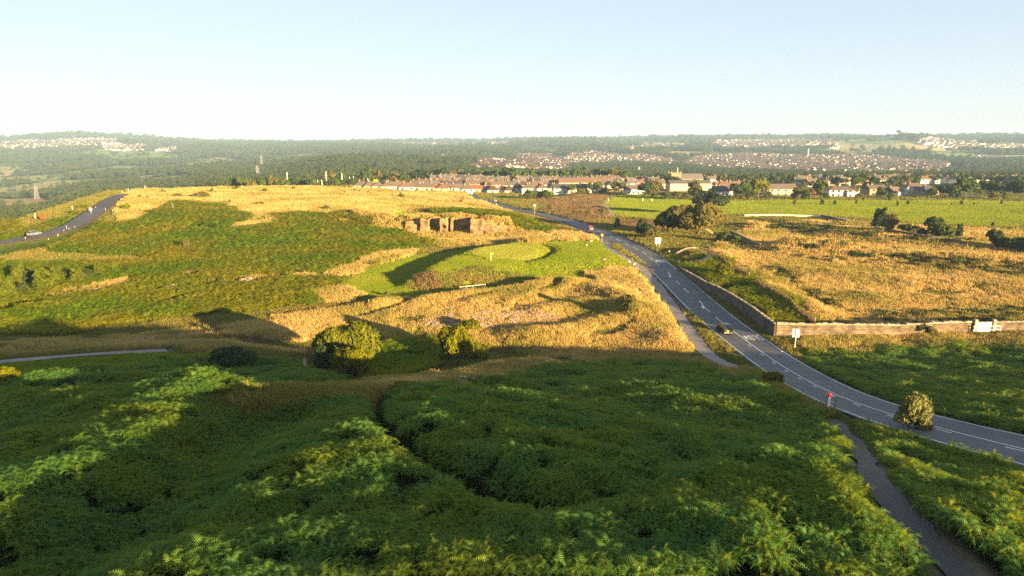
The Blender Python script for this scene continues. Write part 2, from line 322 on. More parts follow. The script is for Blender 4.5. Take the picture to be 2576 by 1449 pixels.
class MB:
    def __init__(s): s.v = []; s.f = []; s.uv = {}
    def add(s, V, F):
        k = len(s.v); s.v += [tuple(map(float, p)) for p in V]; s.f += [tuple(int(i) + k for i in f) for f in F]; return s
    def box(s, x0, x1, y0, y1, z0, z1, M=None, taper=1.0):
        cx, cy = (x0 + x1) / 2, (y0 + y1) / 2
        V = [(x0, y0, z0), (x1, y0, z0), (x1, y1, z0), (x0, y1, z0)] + [(cx + (x - cx) * taper, cy + (y - cy) * taper, z1) for x, y in ((x0, y0), (x1, y0), (x1, y1), (x0, y1))]
        if M is not None: V = [M @ Vector(p) for p in V]
        return s.add(V, [(3, 2, 1, 0), (4, 5, 6, 7), (0, 1, 5, 4), (1, 2, 6, 5), (2, 3, 7, 6), (3, 0, 4, 7)])
    def tube(s, pts, radii, n=6, cap=True):
        pts = [Vector(p) for p in pts]; V = []; F = []
        if not hasattr(radii, '__len__'): radii = [radii] * len(pts)
        for i, p in enumerate(pts):
            d = (pts[min(i + 1, len(pts) - 1)] - pts[max(i - 1, 0)]).normalized()
            a = d.cross(Vector((0, 0, 1)) if abs(d.z) < .9 else Vector((1, 0, 0))).normalized(); b = d.cross(a)
            V += [p + (a * math.cos(k * 2 * math.pi / n) + b * math.sin(k * 2 * math.pi / n)) * radii[i] for k in range(n)]
        for i in range(len(pts) - 1):
            F += [(i * n + k, i * n + (k + 1) % n, (i + 1) * n + (k + 1) % n, (i + 1) * n + k) for k in range(n)]
        if cap: F += [tuple(range(n))[::-1], tuple(range((len(pts) - 1) * n, len(pts) * n))]
        return s.add(V, F)
    def mesh(s, name, mat):
        me = bpy.data.meshes.new(name); me.from_pydata(s.v, [], s.f); me.materials.append(mat); me.update(); return me
    def build(s, name, mat, parent=None, loc=None, bevel=0, sm=False):
        me = s.mesh(name, mat)
        if bevel:
            bm = bmesh.new(); bm.from_mesh(me); bmesh.ops.recalc_face_normals(bm, faces=bm.faces)
            bmesh.ops.bevel(bm, geom=bm.edges[:] , offset=bevel, segments=2, affect='EDGES', clamp_overlap=True); bm.to_mesh(me); bm.free()
        else:
            bm = bmesh.new(); bm.from_mesh(me); bmesh.ops.recalc_face_normals(bm, faces=bm.faces); bm.to_mesh(me); bm.free()
        if sm: me.polygons.foreach_set('use_smooth', [True] * len(me.polygons))
        return link(name, me, parent, loc)
# ------------------------------------------------------------------ terrain sheet with its ground colours
def mask(X, Y, poly, soft=2.5, wob=4, seed=5):
    d = sdist(X, Y, poly); near = d > -900
    d = np.where(near, d + wob * 2 * fbm(X / 9, Y / 9, seed, 3), d); return sstep(d / soft + .5)
ZQ = {
 'fairway': [[(862, 712), (905, 685), (1010, 648), (1200, 622), (1330, 611), (1500, 604), (1560, 636), (1600, 670), (1530, 677), (1480, 690), (1472, 703), (1350, 712), (1200, 736), (1090, 746), (985, 750), (900, 742)],
             [(1528, 508), (1545, 494), (1590, 488), (1700, 499), (1860, 505), (2100, 503), (2700, 503), (2700, 572), (2440, 571), (2300, 563), (2070, 543), (1870, 540), (1690, 552), (1560, 546), (1530, 528)],
             [(-60, 920), (100, 903), (250, 892), (420, 883), (520, 889), (450, 905), (300, 928), (120, 944), (-60, 955)], [(848, 540), (880, 532), (900, 545), (870, 552)], [(975, 540), (1000, 534), (1048, 535), (1040, 545), (1000, 548)],
             [(800, 463), (860, 455), (940, 452), (990, 456), (940, 461), (860, 466)]],
 'gold': [[(320, 492), (480, 464), (800, 470), (1000, 486), (1180, 486), (1250, 511), (1350, 533), (1480, 571), (1530, 600), (1400, 560), (1300, 535), (1050, 532), (990, 545), (900, 560), (850, 538), (700, 545), (640, 552), (560, 520), (460, 505), (400, 520), (330, 560), (290, 545)],
          [(930, 790), (960, 760), (1080, 742), (1200, 736), (1420, 708), (1475, 690), (1530, 675), (1605, 678), (1680, 770), (1750, 858), (1776, 918), (1600, 913), (1480, 921), (1320, 886), (1110, 852), (970, 850)],
          [(860, 560), (960, 548), (1060, 545), (1120, 540), (1280, 570), (1390, 590), (1480, 575), (1510, 604), (1330, 612), (1180, 622), (1100, 625), (1080, 612), (1010, 580)],
          [(1760, 655), (1830, 600), (1900, 560), (2100, 560), (2700, 590), (2700, 812), (2060, 812), (1990, 760), (1900, 700), (1800, 640)],
          [(1960, 850), (2576, 838), (2700, 838), (2700, 862), (2300, 885), (2040, 892)], [(495, 1008), (690, 985), (960, 958), (1160, 935), (1330, 900), (1450, 918), (1340, 938), (1160, 967), (980, 992), (935, 1012), (830, 1006), (690, 1028), (540, 1028)],
          [(1862, 928), (1900, 940), (2000, 985), (2100, 1045), (2092, 1060), (2000, 1015), (1900, 962), (1840, 945)], [(520, 720), (640, 700), (770, 690), (770, 702), (640, 715), (540, 728)],
          [(130, 745), (250, 715), (330, 700), (330, 715), (260, 738), (140, 757)], [(850, 705), (830, 690), (940, 640), (1060, 628), (1040, 645), (930, 672)], [(780, 740), (850, 722), (900, 742), (880, 765), (800, 760)],
          [(640, 545), (700, 545), (690, 565), (640, 575), (560, 590), (600, 565)], [(2030, 1449), (2230, 1425), (2300, 1480), (2030, 1500)]],
 'olive': [[(-80, 640), (0, 620), (130, 612), (110, 640), (300, 650), (520, 650), (330, 668), (-80, 662)], [(200, 560), (330, 535), (430, 505), (450, 515), (330, 575)], [(1500, 640), (1530, 600), (1600, 655), (1610, 680), (1600, 672)],
           [(1700, 560), (1850, 590), (1800, 640), (1720, 655), (1620, 610), (1560, 580)], [(1480, 560), (1700, 610), (1760, 640), (1690, 640), (1600, 600), (1500, 575)], [(1560, 780), (1680, 780), (1750, 870), (1600, 870), (1440, 830)]], 'rough': [[(1010, 728), (1024, 700), (1060, 688), (1110, 690), (1200, 680), (1300, 690), (1340, 697), (1330, 704), (1200, 720), (1100, 728)]], 'trim': [[(1412, 712), (1440, 706), (1300, 776), (1276, 780)], [(1466, 700), (1486, 697), (1600, 768), (1584, 774)], [(1000, 800), (1090, 806), (1060, 812), (990, 808)], [(1500, 838), (1600, 800), (1680, 770), (1690, 780), (1610, 812), (1520, 848)], [(1940, 690), (1975, 680), (2060, 740), (2120, 780), (2060, 790), (2000, 740)], [(2150, 640), (2576, 665), (2576, 672), (2150, 648)], [(1900, 560), (2200, 585), (2180, 600), (1930, 575)], [(2330, 730), (2450, 740), (2400, 752), (2300, 742)]],
 'heath': [[(1350, 500), (1420, 493), (1530, 490), (1515, 515), (1540, 548), (1480, 560), (1380, 535)], [(1560, 556), (1700, 560), (1690, 575), (1640, 578), (1540, 568)], [(560, 850), (640, 838), (700, 848), (600, 872)], [(760, 905), (800, 880), (820, 900), (780, 915)],
           [(1020, 722), (1055, 695), (1075, 690), (1110, 720)], [(930, 775), (990, 755), (1000, 770), (940, 785)], [(1325, 865), (1360, 848), (1420, 855), (1400, 870)]],
 'bracken': [[(-80, 600), (60, 600), (210, 553), (310, 560), (440, 512), (560, 520), (640, 548), (760, 540), (880, 536), (920, 555), (1010, 578), (1095, 600), (1080, 622), (1000, 640), (950, 668), (870, 690), (700, 700), (520, 720), (330, 740), (150, 760), (-80, 770)],
             [(-80, 770), (150, 760), (520, 725), (860, 700), (900, 742), (800, 770), (690, 782), (500, 802), (300, 825), (150, 850), (-80, 855)],
             [(-80, 620), (-80, 575), (60, 590), (150, 560), (230, 520), (290, 492), (310, 480), (318, 486), (260, 512), (215, 545), (150, 583), (60, 598)],
             [(1048, 534), (1150, 530), (1300, 545), (1385, 575), (1380, 595), (1310, 590), (1240, 562), (1120, 545)], [(890, 552), (960, 533), (1005, 545), (1000, 560), (920, 560)], [(740, 482), (870, 478), (1100, 488), (1180, 497), (1100, 502), (1000, 498), (850, 490)],
             [(945, 905), (985, 868), (1110, 853), (1325, 886), (1250, 912), (1110, 932), (945, 958)], [(1700, 672), (1760, 645), (1800, 640), (1880, 700), (2000, 790), (2040, 815), (1950, 815), (1860, 755), (1780, 710)],
             [(1292, 492), (1350, 482), (1480, 492), (1380, 500), (1300, 500)]],
 'near': [[(-300, 960), (0, 952), (300, 930), (450, 908), (560, 898), (660, 915), (800, 940), (950, 955), (800, 968), (700, 980), (500, 1003), (540, 1030), (690, 1030), (830, 1008), (938, 1012), (985, 992), (1160, 968), (1340, 940), (1480, 926), (1600, 917), (1740, 926), (1830, 946), (1900, 968), (2000, 1018), (2085, 1064), (2135, 1110), (2152, 1150), (2168, 1200), (2215, 1270), (2262, 1350), (2330, 1460), (2400, 1800), (-500, 1800)],
          [(2140, 1066), (2260, 1052), (2330, 1080), (2450, 1108), (2576, 1148), (2900, 1230), (3000, 1800), (2560, 1800), (2500, 1470), (2400, 1392), (2282, 1285), (2215, 1190), (2172, 1115)],
          [(2030, 886), (2180, 886), (2300, 880), (2576, 858), (2800, 850), (2900, 1180), (2576, 1098), (2400, 1060), (2330, 1035), (2200, 1000), (2080, 952), (2020, 912)]],
}
ZW = {k: [wpoly(q, feat) for q in v] for k, v in ZQ.items()}
FIELDS = [([(0, 500), (90, 497), (150, 505), (110, 520), (0, 530)], (.34, .25, .09)), ([(22, 470), (60, 463), (82, 478), (40, 484)], (.24, .22, .08)), ([(150, 385), (250, 374), (400, 380), (480, 390), (420, 402), (280, 398)], (.17, .24, .06)), ([(350, 450), (470, 440), (480, 452), (380, 457)], (.28, .24, .12)),
          ([(1320, 378), (1360, 368), (1420, 376), (1390, 385)], (.22, .21, .08)), ([(1514, 395), (1530, 384), (1583, 386), (1575, 396)], (.34, .26, .11)), ([(1676, 386), (1700, 379), (1771, 384), (1760, 393)], (.34, .24, .10)), ([(1771, 386), (1800, 381), (1830, 388), (1790, 393)], (.22, .22, .07)),
          ([(2107, 372), (2200, 360), (2322, 357), (2340, 372), (2200, 380)], (.20, .22, .06)), ([(2057, 385), (2120, 376), (2209, 380), (2190, 391)], (.28, .22, .09)), ([(2337, 425), (2400, 417), (2414, 428), (2350, 430)], (.20, .24, .06)), ([(2312, 378), (2350, 371), (2418, 377), (2400, 383)], (.20, .22, .06)), ([(160, 352), (210, 346), (235, 355), (180, 362)], (.22, .23, .08)), ([(535, 398), (560, 394), (590, 399), (560, 403)], (.40, .30, .16)), ([(0, 460), (-60, 480), (-60, 500), (0, 490)], (.24, .22, .08))]
FW = [(wpoly(q), c) for q, c in FIELDS]
def farfield(x, y):
    u = x / 170 + 1.2 * fbm(x / 500, y / 500, 3); v = y / 300 + 1.2 * fbm(x / 500, y / 500, 4); h = _hash(np.floor(u), np.floor(v), 9)
    return (h < .55) & (vn(x / 800, y / 800, 5) > .47) & (np.hypot(x, y) > 750) & (np.hypot(x, y) < 6000), _hash(np.floor(u), np.floor(v), 10)
def zone(X, Y):
    z = {k: np.zeros(np.shape(X)) for k in ZW}
    for k, ps in ZW.items():
        for p in ps: z[k] = np.maximum(z[k], mask(X, Y, p, soft=1.2 if k == 'fairway' else 2.5, wob=.6 if k == 'fairway' else (2 if k == 'near' else 4), seed=len(k)))
    return z
def on_way(X, Y, pad=.3):
    m = np.zeros(np.shape(X), bool)
    for p, w in WAYS: m |= ldist(X, Y, p, 12)[0] < w + pad
    return m
th = np.r_[np.linspace(-180, -52, 40)[:-1], np.linspace(-52, 52, 560), np.linspace(52, 180, 40)[1:]]
rr = 16 * 1.0105 ** np.arange(0, 662)
rr = rr[rr < 15800]
TH, RR = np.meshgrid(np.radians(th), np.r_[0.5, rr]); X = RR * np.sin(TH); Y = RR * np.cos(TH)
Z = hgt(X.ravel(), Y.ravel()).reshape(X.shape)
nr, nt = X.shape; idx = np.arange(nr * nt).reshape(nr, nt)
F = np.stack([idx[:-1, :-1], idx[:-1, 1:], idx[1:, 1:], idx[1:, :-1]], -1).reshape(-1, 4)
xs, ys = X.ravel(), Y.ravel(); zo = zone(xs, ys)
C = np.empty((len(xs), 3)); n1 = np.clip(fbm(xs / 30, ys / 30, 31, 4) * 1.6 + .5, 0, 1)[:, None]
C[:] = np.array((.20, .165, .06)) * (1 - n1) + np.array((.13, .14, .035)) * n1
farw = sstep((np.hypot(xs, ys) - 640) / 120)[:, None] ; outp = (1 - sstep((sdist(xs / 4, ys / 4, np.array(PLAT) / 4.) * 4 + 60) / 60))[:, None]
fk = np.maximum(farw, outp); C = C * (1 - fk) + np.array((.045, .065, .022)) * fk
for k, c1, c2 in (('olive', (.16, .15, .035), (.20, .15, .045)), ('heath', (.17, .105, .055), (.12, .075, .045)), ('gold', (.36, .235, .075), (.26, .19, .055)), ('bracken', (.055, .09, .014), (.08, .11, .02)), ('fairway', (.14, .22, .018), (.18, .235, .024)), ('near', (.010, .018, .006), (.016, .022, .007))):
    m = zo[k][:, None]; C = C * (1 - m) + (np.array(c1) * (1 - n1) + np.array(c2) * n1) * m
for p, c in FW:
    m = sstep(sdist(xs, ys, p) / 12 + .5)[:, None]; C = C * (1 - m) + np.array(c) * m
ff, fh = farfield(xs, ys); ff = ff & (fk[:, 0] > .6); fh = fh[:, None]
C[ff] = (np.array((.21, .27, .08)) * (1 - fh) + np.array((.40, .32, .15)) * fh)[ff]
for p, w in WAYS:
    d, _ = ldist(xs, ys, p, 12); m = (1 - sstep((d - w) / .8))[:, None]; C = C * (1 - m) + np.array((.12, .10, .08)) * m
gm = (sstep(sdist(xs, ys, GREEN) / .6))[:, None]; C = C * (1 - gm) + np.array((.26, .29, .05)) * gm
me = npmesh('terrain', np.stack([xs, ys, Z.ravel()], 1), F, M_ground, True)
ca = me.attributes.new('tint', 'FLOAT_COLOR', 'POINT'); ca.data.foreach_set('color', np.c_[C, np.ones(len(C))].astype(np.float32).ravel())
link('terrain', me)['kind'] = 'structure'
# ------------------------------------------------------------------ roads, paths and their paint
def normals2(p):
    d = np.gradient(p[:, :2], axis=0); d /= np.hypot(d[:, 0], d[:, 1])[:, None]; return np.stack([d[:, 1], -d[:, 0]], 1)     # to the right of travel
def strip(p, l, r, dz, cols=2, jit=0):
    n = normals2(p); offs = np.linspace(0, 1, cols); V = []
    jl = jit * fbm(np.arange(len(p)) * .35, np.zeros(len(p)), 3) * 2; jr = jit * fbm(np.arange(len(p)) * .35, np.ones(len(p)) * 9, 3) * 2
    for t in offs:
        o = (l + jl) * (1 - t) + (r + jr) * t; V.append(np.c_[p[:, :2] + n * np.reshape(o, (-1, 1)), p[:, 2] + dz])
    V = np.stack(V, 1); m = len(p); ii = np.arange(m * cols).reshape(m, cols)
    F = np.stack([ii[:-1, :-1], ii[:-1, 1:], ii[1:, 1:], ii[1:, :-1]], -1).reshape(-1, 4)
    return V.reshape(-1, 3), F
def seg(p, a, b, step=1.0):
    """piece of a centre line from metre a to metre b"""
    d = np.r_[0, np.cumsum(np.hypot(*np.diff(p[:, :2], axis=0).T))]; t = np.linspace(a, b, max(2, int((b - a) / step) + 1))
    return np.stack([np.interp(t, d, p[:, i]) for i in range(3)], 1)
def along(p, w):
    d = np.r_[0, np.cumsum(np.hypot(*np.diff(p[:, :2], axis=0).T))]; k = np.hypot(p[:, 0] - w[0], p[:, 1] - w[1]).argmin(); return d[k]
RFINE = resample(ROAD, 1.5)
def sheet(name, p, l, r, dz, mat, parent=None, jit=0):
    o = link(name, npmesh(name, *strip(p, l, r, dz, 3, jit), mat), parent)
    if parent is None: o['kind'] = 'structure'
    return o
V, F = strip(RFINE, -3.75, 3.75, .03, 25); me = npmesh('road', V, F, M_asph); wr = me.attributes.new('wear', 'FLOAT', 'POINT'); ux = np.tile(np.linspace(-3.75, 3.75, 25), len(RFINE)); px_, py_ = V[:, 0], V[:, 1]
wr.data.foreach_set('value', np.clip(.55 * sum(np.exp(-((ux - c) / .35) ** 2) for c in (-2.6, -1.1, 1.1, 2.6)) * (.4 + 1.2 * vn(px_ / 9, py_ / 9, 3)) + .5 * (np.abs(ux) > 3.5) + .9 * (fbm(px_ / 5, py_ / 5, 12, 3) > .2), 0, 1).astype(np.float32))
road = link('road', me); road['kind'] = 'structure'
lay = seg(ROAD, along(ROAD, at(1655, 700)[0]), along(ROAD, at(1592, 632)[0]))
lroad = sheet('hill_road', resample(LROAD, 2), -3.1, 3.1, .03, M_asph)
sheet('hill_road_resurfaced', seg(LROAD, 0, along(LROAD, at(257, 525)[0])), -3.2, 3.2, .045, M_tarmac, lroad)
sheet('footpath', resample(FOOT, 1.0), -1.15, 1.15, .02, M_path, jit=.5); sheet('track', resample(TRACK, .8), -.62, .62, .02, M_dark, jit=.4)
sheet('sandy_path', resample(SAND, 2), -2.0, 2.0, .03, M_sand, jit=.5); sheet('golf_path', resample(GOLFP, 1.5), -.7, .7, .02, M_path, jit=.3)
sheet('fairway_path', resample(LEFTP, 1.5), -.9, .9, .02, M_path, jit=.4); sheet('gravel_drive', resample(DRIVE, 1.5), -2.0, 2.0, .02, M_path, jit=.6)
def paint(name, p, l, r): return link(name, npmesh(name, *strip(p, l, r, .042), M_line), road)
Ltot = along(ROAD, ROAD[-1]); s_solid = along(ROAD, at(1855, 843)[0]); s_lay = along(ROAD, at(1640, 672)[0]); s_far = along(ROAD, at(1500, 581)[0])
paint('edge_line', seg(ROAD, 0, s_lay), -3.45, -3.33); paint('edge_line', seg(ROAD, 0, along(ROAD, at(1640, 652)[0])), 3.33, 3.45)
# travel runs from the right foreground to the village, so the left lane (minus side) carries the car away from us
paint('centre_line', seg(ROAD, 0, s_solid + 1), -.06, .06)
t = 0
while t < s_solid - 4: paint('warning_dash', seg(ROAD, t, t + 1.6), -.62, -.5); t += 6
t = s_solid + 5
while t < s_far:
    arrow = any(abs(t - along(ROAD, at(*q)[0])) < 4.6 for q in ((1766, 769), (1683, 692)))
    if not arrow: paint('centre_dash', seg(ROAD, t, t + 5.2), -.07, .07)
    t += 8.6
t = s_lay + 2
while t < s_lay + 28: paint('bay_dash', seg(ROAD, t, t + 2.0), -3.45, -3.33); t += 4
def road_frame(s): p = seg(ROAD, s - .5, s + .5, .5); d = (p[-1] - p[0]); d[2] = 0; d /= np.linalg.norm(d); return p[len(p) // 2], d, np.array((d[1], -d[0], 0))
def flat_shape(name, quads, s0, off, flip=False):
    """quads given as (across to the right, along travel) on the road surface"""
    V = []; Fq = []
    for q in quads:
        k = len(V)
        for a, b in q:
            if flip: a, b = -a, -b
            c, d, n = road_frame(s0 + b); V.append(c + n * (off + a) + np.array((0, 0, .043)))
        Fq.append(tuple(range(k, k + len(q))))
    mb = MB(); mb.add(V, Fq); return mb.build(name, M_line, road)
for q in ((1766, 769), (1683, 692)):                                              # bent arrows on the centre line
    s0 = along(ROAD, at(*q)[0])
    flat_shape('deflection_arrow', [[(.10, 3.2), (.28, 3.2), (.28, 1.0), (.10, 1.0)], [(.10, 1.0), (.28, 1.0), (-.02, -.9), (-.2, -.9)], [(-.2, -.9), (-.02, -.9), (-.25, -2.0), (-.43, -2.0)], [(-.75, -1.9), (.1, -1.7), (-.62, -3.6)]][0:4], s0, .2, False)
def letters():
    w = .10                                                                        # stroke; each letter about .5 wide, 2.8 long
    S = [[(0, 0), (.5, 0), (.5, .3), (0, .3)], [(.5 - w, .3), (.5, .3), (.5, 1.3), (.5 - w, 1.3)], [(0, 1.25), (.5, 1.25), (.5, 1.55), (0, 1.55)], [(0, 1.55), (w, 1.55), (w, 2.5), (0, 2.5)], [(0, 2.5), (.5, 2.5), (.5, 2.8), (0, 2.8)]]
    L = [[(0, 0), (.45, 0), (.45, .3), (0, .3)], [(0, .3), (w, .3), (w, 2.8), (0, 2.8)]]
    O = [[(0, .2), (w, .2), (w, 2.6), (0, 2.6)], [(.42, .2), (.55, .2), (.55, 2.6), (.42, 2.6)], [(.05, 0), (.5, 0), (.5, .28), (.05, .28)], [(.05, 2.52), (.5, 2.52), (.5, 2.8), (.05, 2.8)]]
    Wd = [[(0, 2.8), (w, 2.8), (w + .14, 0), (.14, 0)], [(.14, 0), (.14 + w, 0), (.27 + w, 2.0), (.27, 2.0)], [(.27, 2.0), (.27 + w, 2.0), (.55, 0), (.55 - w, 0)], [(.55 - w, 0), (.55, 0), (.68, 2.8), (.68 - w, 2.8)]]
    out = []
    for g, x in ((S, -1.4), (L, -.65), (O, 0.0), (Wd, .75)): out += [[(a + x, b - 1.4) for a, b in q] for q in g]
    return out
for q in ((1888, 848), (1666, 660.5)):
    flat_shape('slow_lettering', letters(), along(ROAD, at(q[0], q[1])[0]), 1.75, True)
#--PART2--
# ------------------------------------------------------------------ plant templates
def blades(n, rad, h0, h1, w, lean, mat, name='grass_clump'):
    a = rng.random(n) * 6.283; r = rad * np.sqrt(rng.random(n)); x = r * np.cos(a); y = r * np.sin(a)
    h = h0 + (h1 - h0) * rng.random(n); b = rng.random(n) * 6.283; ln = lean * h * (.3 + rng.random(n)); d = rng.random(n) * 6.283
    wx = np.cos(b) * w / 2; wy = np.sin(b) * w / 2; lx = np.cos(d) * ln; ly = np.sin(d) * ln; z0 = np.full(n, -.08)
    V = np.stack([np.stack([x - wx, y - wy, z0], 1), np.stack([x + wx, y + wy, z0], 1), np.stack([x + lx * .35 + wx * .8, y + ly * .35 + wy * .8, h * .62], 1),
                  np.stack([x + lx * .35 - wx * .8, y + ly * .35 - wy * .8, h * .62], 1), np.stack([x + lx, y + ly, h], 1)], 1).reshape(-1, 3)
    k = np.arange(n)[:, None] * 5
    F = np.concatenate([k + [0, 1, 2], k + [0, 2, 3], k + [3, 2, 4]]); return npmesh(name, V, F, mat)
def fern(n, mat, h=.55, L=.85, name='fern_plant', steep=0.0):
    V = []; F = []
    for i in range(n):
        az = 6.283 * (i + rng.random() * .8) / n; dx, dy = math.cos(az), math.sin(az); hh = h * (.75 + .5 * rng.random()); LL = L * (.75 + .5 * rng.random())
        ox, oy = rng.normal(0, .18, 2); rise = .55 + .5 * rng.random() + steep; P = []; m = 9; tw = rng.normal(0, .35 + .4 * steep)
        for k in range(m + 1):
            t = k / m; rr_ = .12 + LL * t * (.55 + .45 * t); z = hh + LL * (rise * t - .95 * t * t)
            P.append(np.array((ox + dx * rr_, oy + dy * rr_, z)))
        b = len(V); s = np.array((-dy, dx, 0)); s = s * math.cos(tw) + np.array((0, 0, math.sin(tw)))
        V += [np.array((ox, oy, 0)) - s * .012, np.array((ox, oy, 0)) + s * .012, P[0] + s * .012, P[0] - s * .012]; F += [(b, b + 1, b + 2), (b, b + 2, b + 3)]
        for k in range(m):
            t = k / m; wl_ = .34 * LL * (1 - t) ** .75 * (1 if k else .75); dirv = (P[k + 1] - P[k]); bw = .62
            for sg in (-1, 1):
                b = len(V); tip = P[k] + s * sg * wl_ + dirv * .75 + np.array((0, 0, -.10 * wl_ + rng.normal(0, .02)))
                V += [P[k], P[k] + dirv * bw, tip]; F.append((b, b + 1, b + 2))
    return npmesh(name, np.array(V), np.array(F), mat)
def leaves(lobes, n, size, mat, seed=0, elong=1.0, up=0.0, name='crown', inner=.55):
    g = np.random.default_rng(seed); lb = np.asarray(lobes, float); wgt = lb[:, 3] ** 2; wgt /= wgt.sum()
    k = g.choice(len(lb), n, p=wgt); d = g.normal(size=(n, 3)); d /= np.linalg.norm(d, axis=1)[:, None]
    d[:, 2] = np.where(d[:, 2] < -.45, -d[:, 2], d[:, 2])
    rad = lb[k, 3] * (inner + (1.08 - inner) * np.sqrt(g.random(n))); sq = lb[k, 4] if lb.shape[1] > 4 else 1
    P = lb[k, :3] + d * rad[:, None] * np.stack([np.ones(n), np.ones(n), np.ones(n) * sq], 1)
    nrm = d + g.normal(0, .55, (n, 3)); nrm /= np.linalg.norm(nrm, axis=1)[:, None]
    ref = g.normal(size=(n, 3)) * (1 - up) + np.array((0, 0, 1.)) * up * 1.5 + d * up * .8
    a = ref - nrm * (ref * nrm).sum(1)[:, None]; a /= np.linalg.norm(a, axis=1)[:, None] + 1e-9; b = np.cross(nrm, a)
    s = size * (.6 + .8 * g.random(n))[:, None]; a = a * s * elong; b = b * s * .62
    V = np.stack([P - a * .9, P + b - a * .05, P + a * 1.1, P - b - a * .05], 1).reshape(-1, 3)
    return npmesh(name, V, np.arange(n * 4).reshape(n, 4), mat)
def lobeset(seed, n, rx, rz, zc, rl, bottom=0.0):
    g = np.random.default_rng(seed); L = [(0, 0, zc, rl * 1.25, 1.0)]
    for i in range(n):
        a = 6.283 * (i / n * 2.618 % 1) + g.normal(0, .3); e = g.uniform(-.75, 1.0); c = math.sqrt(max(.05, 1 - e * e * .9))
        L.append((rx * c * math.cos(a) * g.uniform(.6, 1.05), rx * c * math.sin(a) * g.uniform(.6, 1.05), max(bottom + rl * .6, zc + rz * e * g.uniform(.7, 1.05)), rl * g.uniform(.6, 1.15), g.uniform(.8, 1.05)))
    return L
def scatter(name, P, rz, scl, which, templates, label, cat, tilt=None):
    """one object of uncountable plants: template meshes set on points with their own turn and size"""
    n = len(P); me = bpy.data.meshes.new(name); me.vertices.add(n); me.vertices.foreach_set('co', np.asarray(P, np.float32).ravel())
    rot = np.zeros((n, 3), np.float32); rot[:, 2] = rz
    if tilt is not None: rot[:, 0] = tilt[:, 0]; rot[:, 1] = tilt[:, 1]
    a = me.attributes.new('turn', 'FLOAT_VECTOR', 'POINT'); a.data.foreach_set('vector', rot.ravel())
    scl = np.asarray(scl, np.float32); scl = np.stack([scl] * 3, 1) if scl.ndim == 1 else scl
    a = me.attributes.new('size', 'FLOAT_VECTOR', 'POINT'); a.data.foreach_set('vector', np.ascontiguousarray(scl).ravel())
    a = me.attributes.new('pick', 'INT', 'POINT'); a.data.foreach_set('value', np.asarray(which, np.int32))
    o = link(name, me); tag(o, label, cat, None, 'stuff')
    ng = bpy.data.node_groups.new(name, 'GeometryNodeTree'); N = ng.nodes; L = ng.links
    ng.interface.new_socket('Geometry', in_out='INPUT', socket_type='NodeSocketGeometry'); ng.interface.new_socket('Geometry', in_out='OUTPUT', socket_type='NodeSocketGeometry')
    gi = N.new('NodeGroupInput'); go = N.new('NodeGroupOutput'); jn = N.new('GeometryNodeJoinGeometry')
    def attr(nm, ty): x = N.new('GeometryNodeInputNamedAttribute'); x.data_type = ty; x.inputs[0].default_value = nm; return x.outputs[0]
    rt = N.new('FunctionNodeEulerToRotation'); L.new(attr('turn', 'FLOAT_VECTOR'), rt.inputs[0]); sz = attr('size', 'FLOAT_VECTOR'); pk = attr('pick', 'INT')
    for k, t in enumerate(templates):
        ob = bpy.data.objects.new(t.name, t)
        oi = N.new('GeometryNodeObjectInfo'); oi.inputs[0].default_value = ob; oi.inputs['As Instance'].default_value = True
        ip = N.new('GeometryNodeInstanceOnPoints'); cmp = N.new('FunctionNodeCompare'); cmp.data_type = 'INT'; cmp.operation = 'EQUAL'
        ia = [s for s in cmp.inputs if s.enabled and s.type == 'INT']; L.new(pk, ia[0]); ia[1].default_value = k
        L.new(gi.outputs[0], ip.inputs['Points']); L.new(cmp.outputs[0], ip.inputs['Selection']); L.new(oi.outputs['Geometry'], ip.inputs['Instance'])
        L.new(rt.outputs[0], ip.inputs['Rotation']); L.new(sz, ip.inputs['Scale']); L.new(ip.outputs[0], jn.inputs[0])
    L.new(jn.outputs[0], go.inputs[0]); md = o.modifiers.new('spread', 'NODES'); md.node_group = ng
    return o
def polar(n, r0, r1, half=43):
    r = np.exp(rng.uniform(math.log(r0), math.log(r1), n)); a = np.radians(rng.uniform(-half, half, n)); return r * np.sin(a), r * np.cos(a), r
def even(n, r0, r1, half=43):
    r = np.sqrt(rng.uniform(r0 ** 2, r1 ** 2, n)); a = np.radians(rng.uniform(-half, half, n)); return r * np.sin(a), r * np.cos(a), r
def spread(name, x, y, keep, sc, templates, label, cat, tiltamp=.12, dz=0):
    x = x[keep]; y = y[keep]; sc = sc[keep]; n = len(x); P = np.stack([x, y, hgt(x, y) + dz], 1)
    return scatter(name, P, rng.uniform(0, 6.283, n), sc, rng.integers(0, len(templates), n), templates, label, cat, rng.normal(0, tiltamp, (n, 2)))
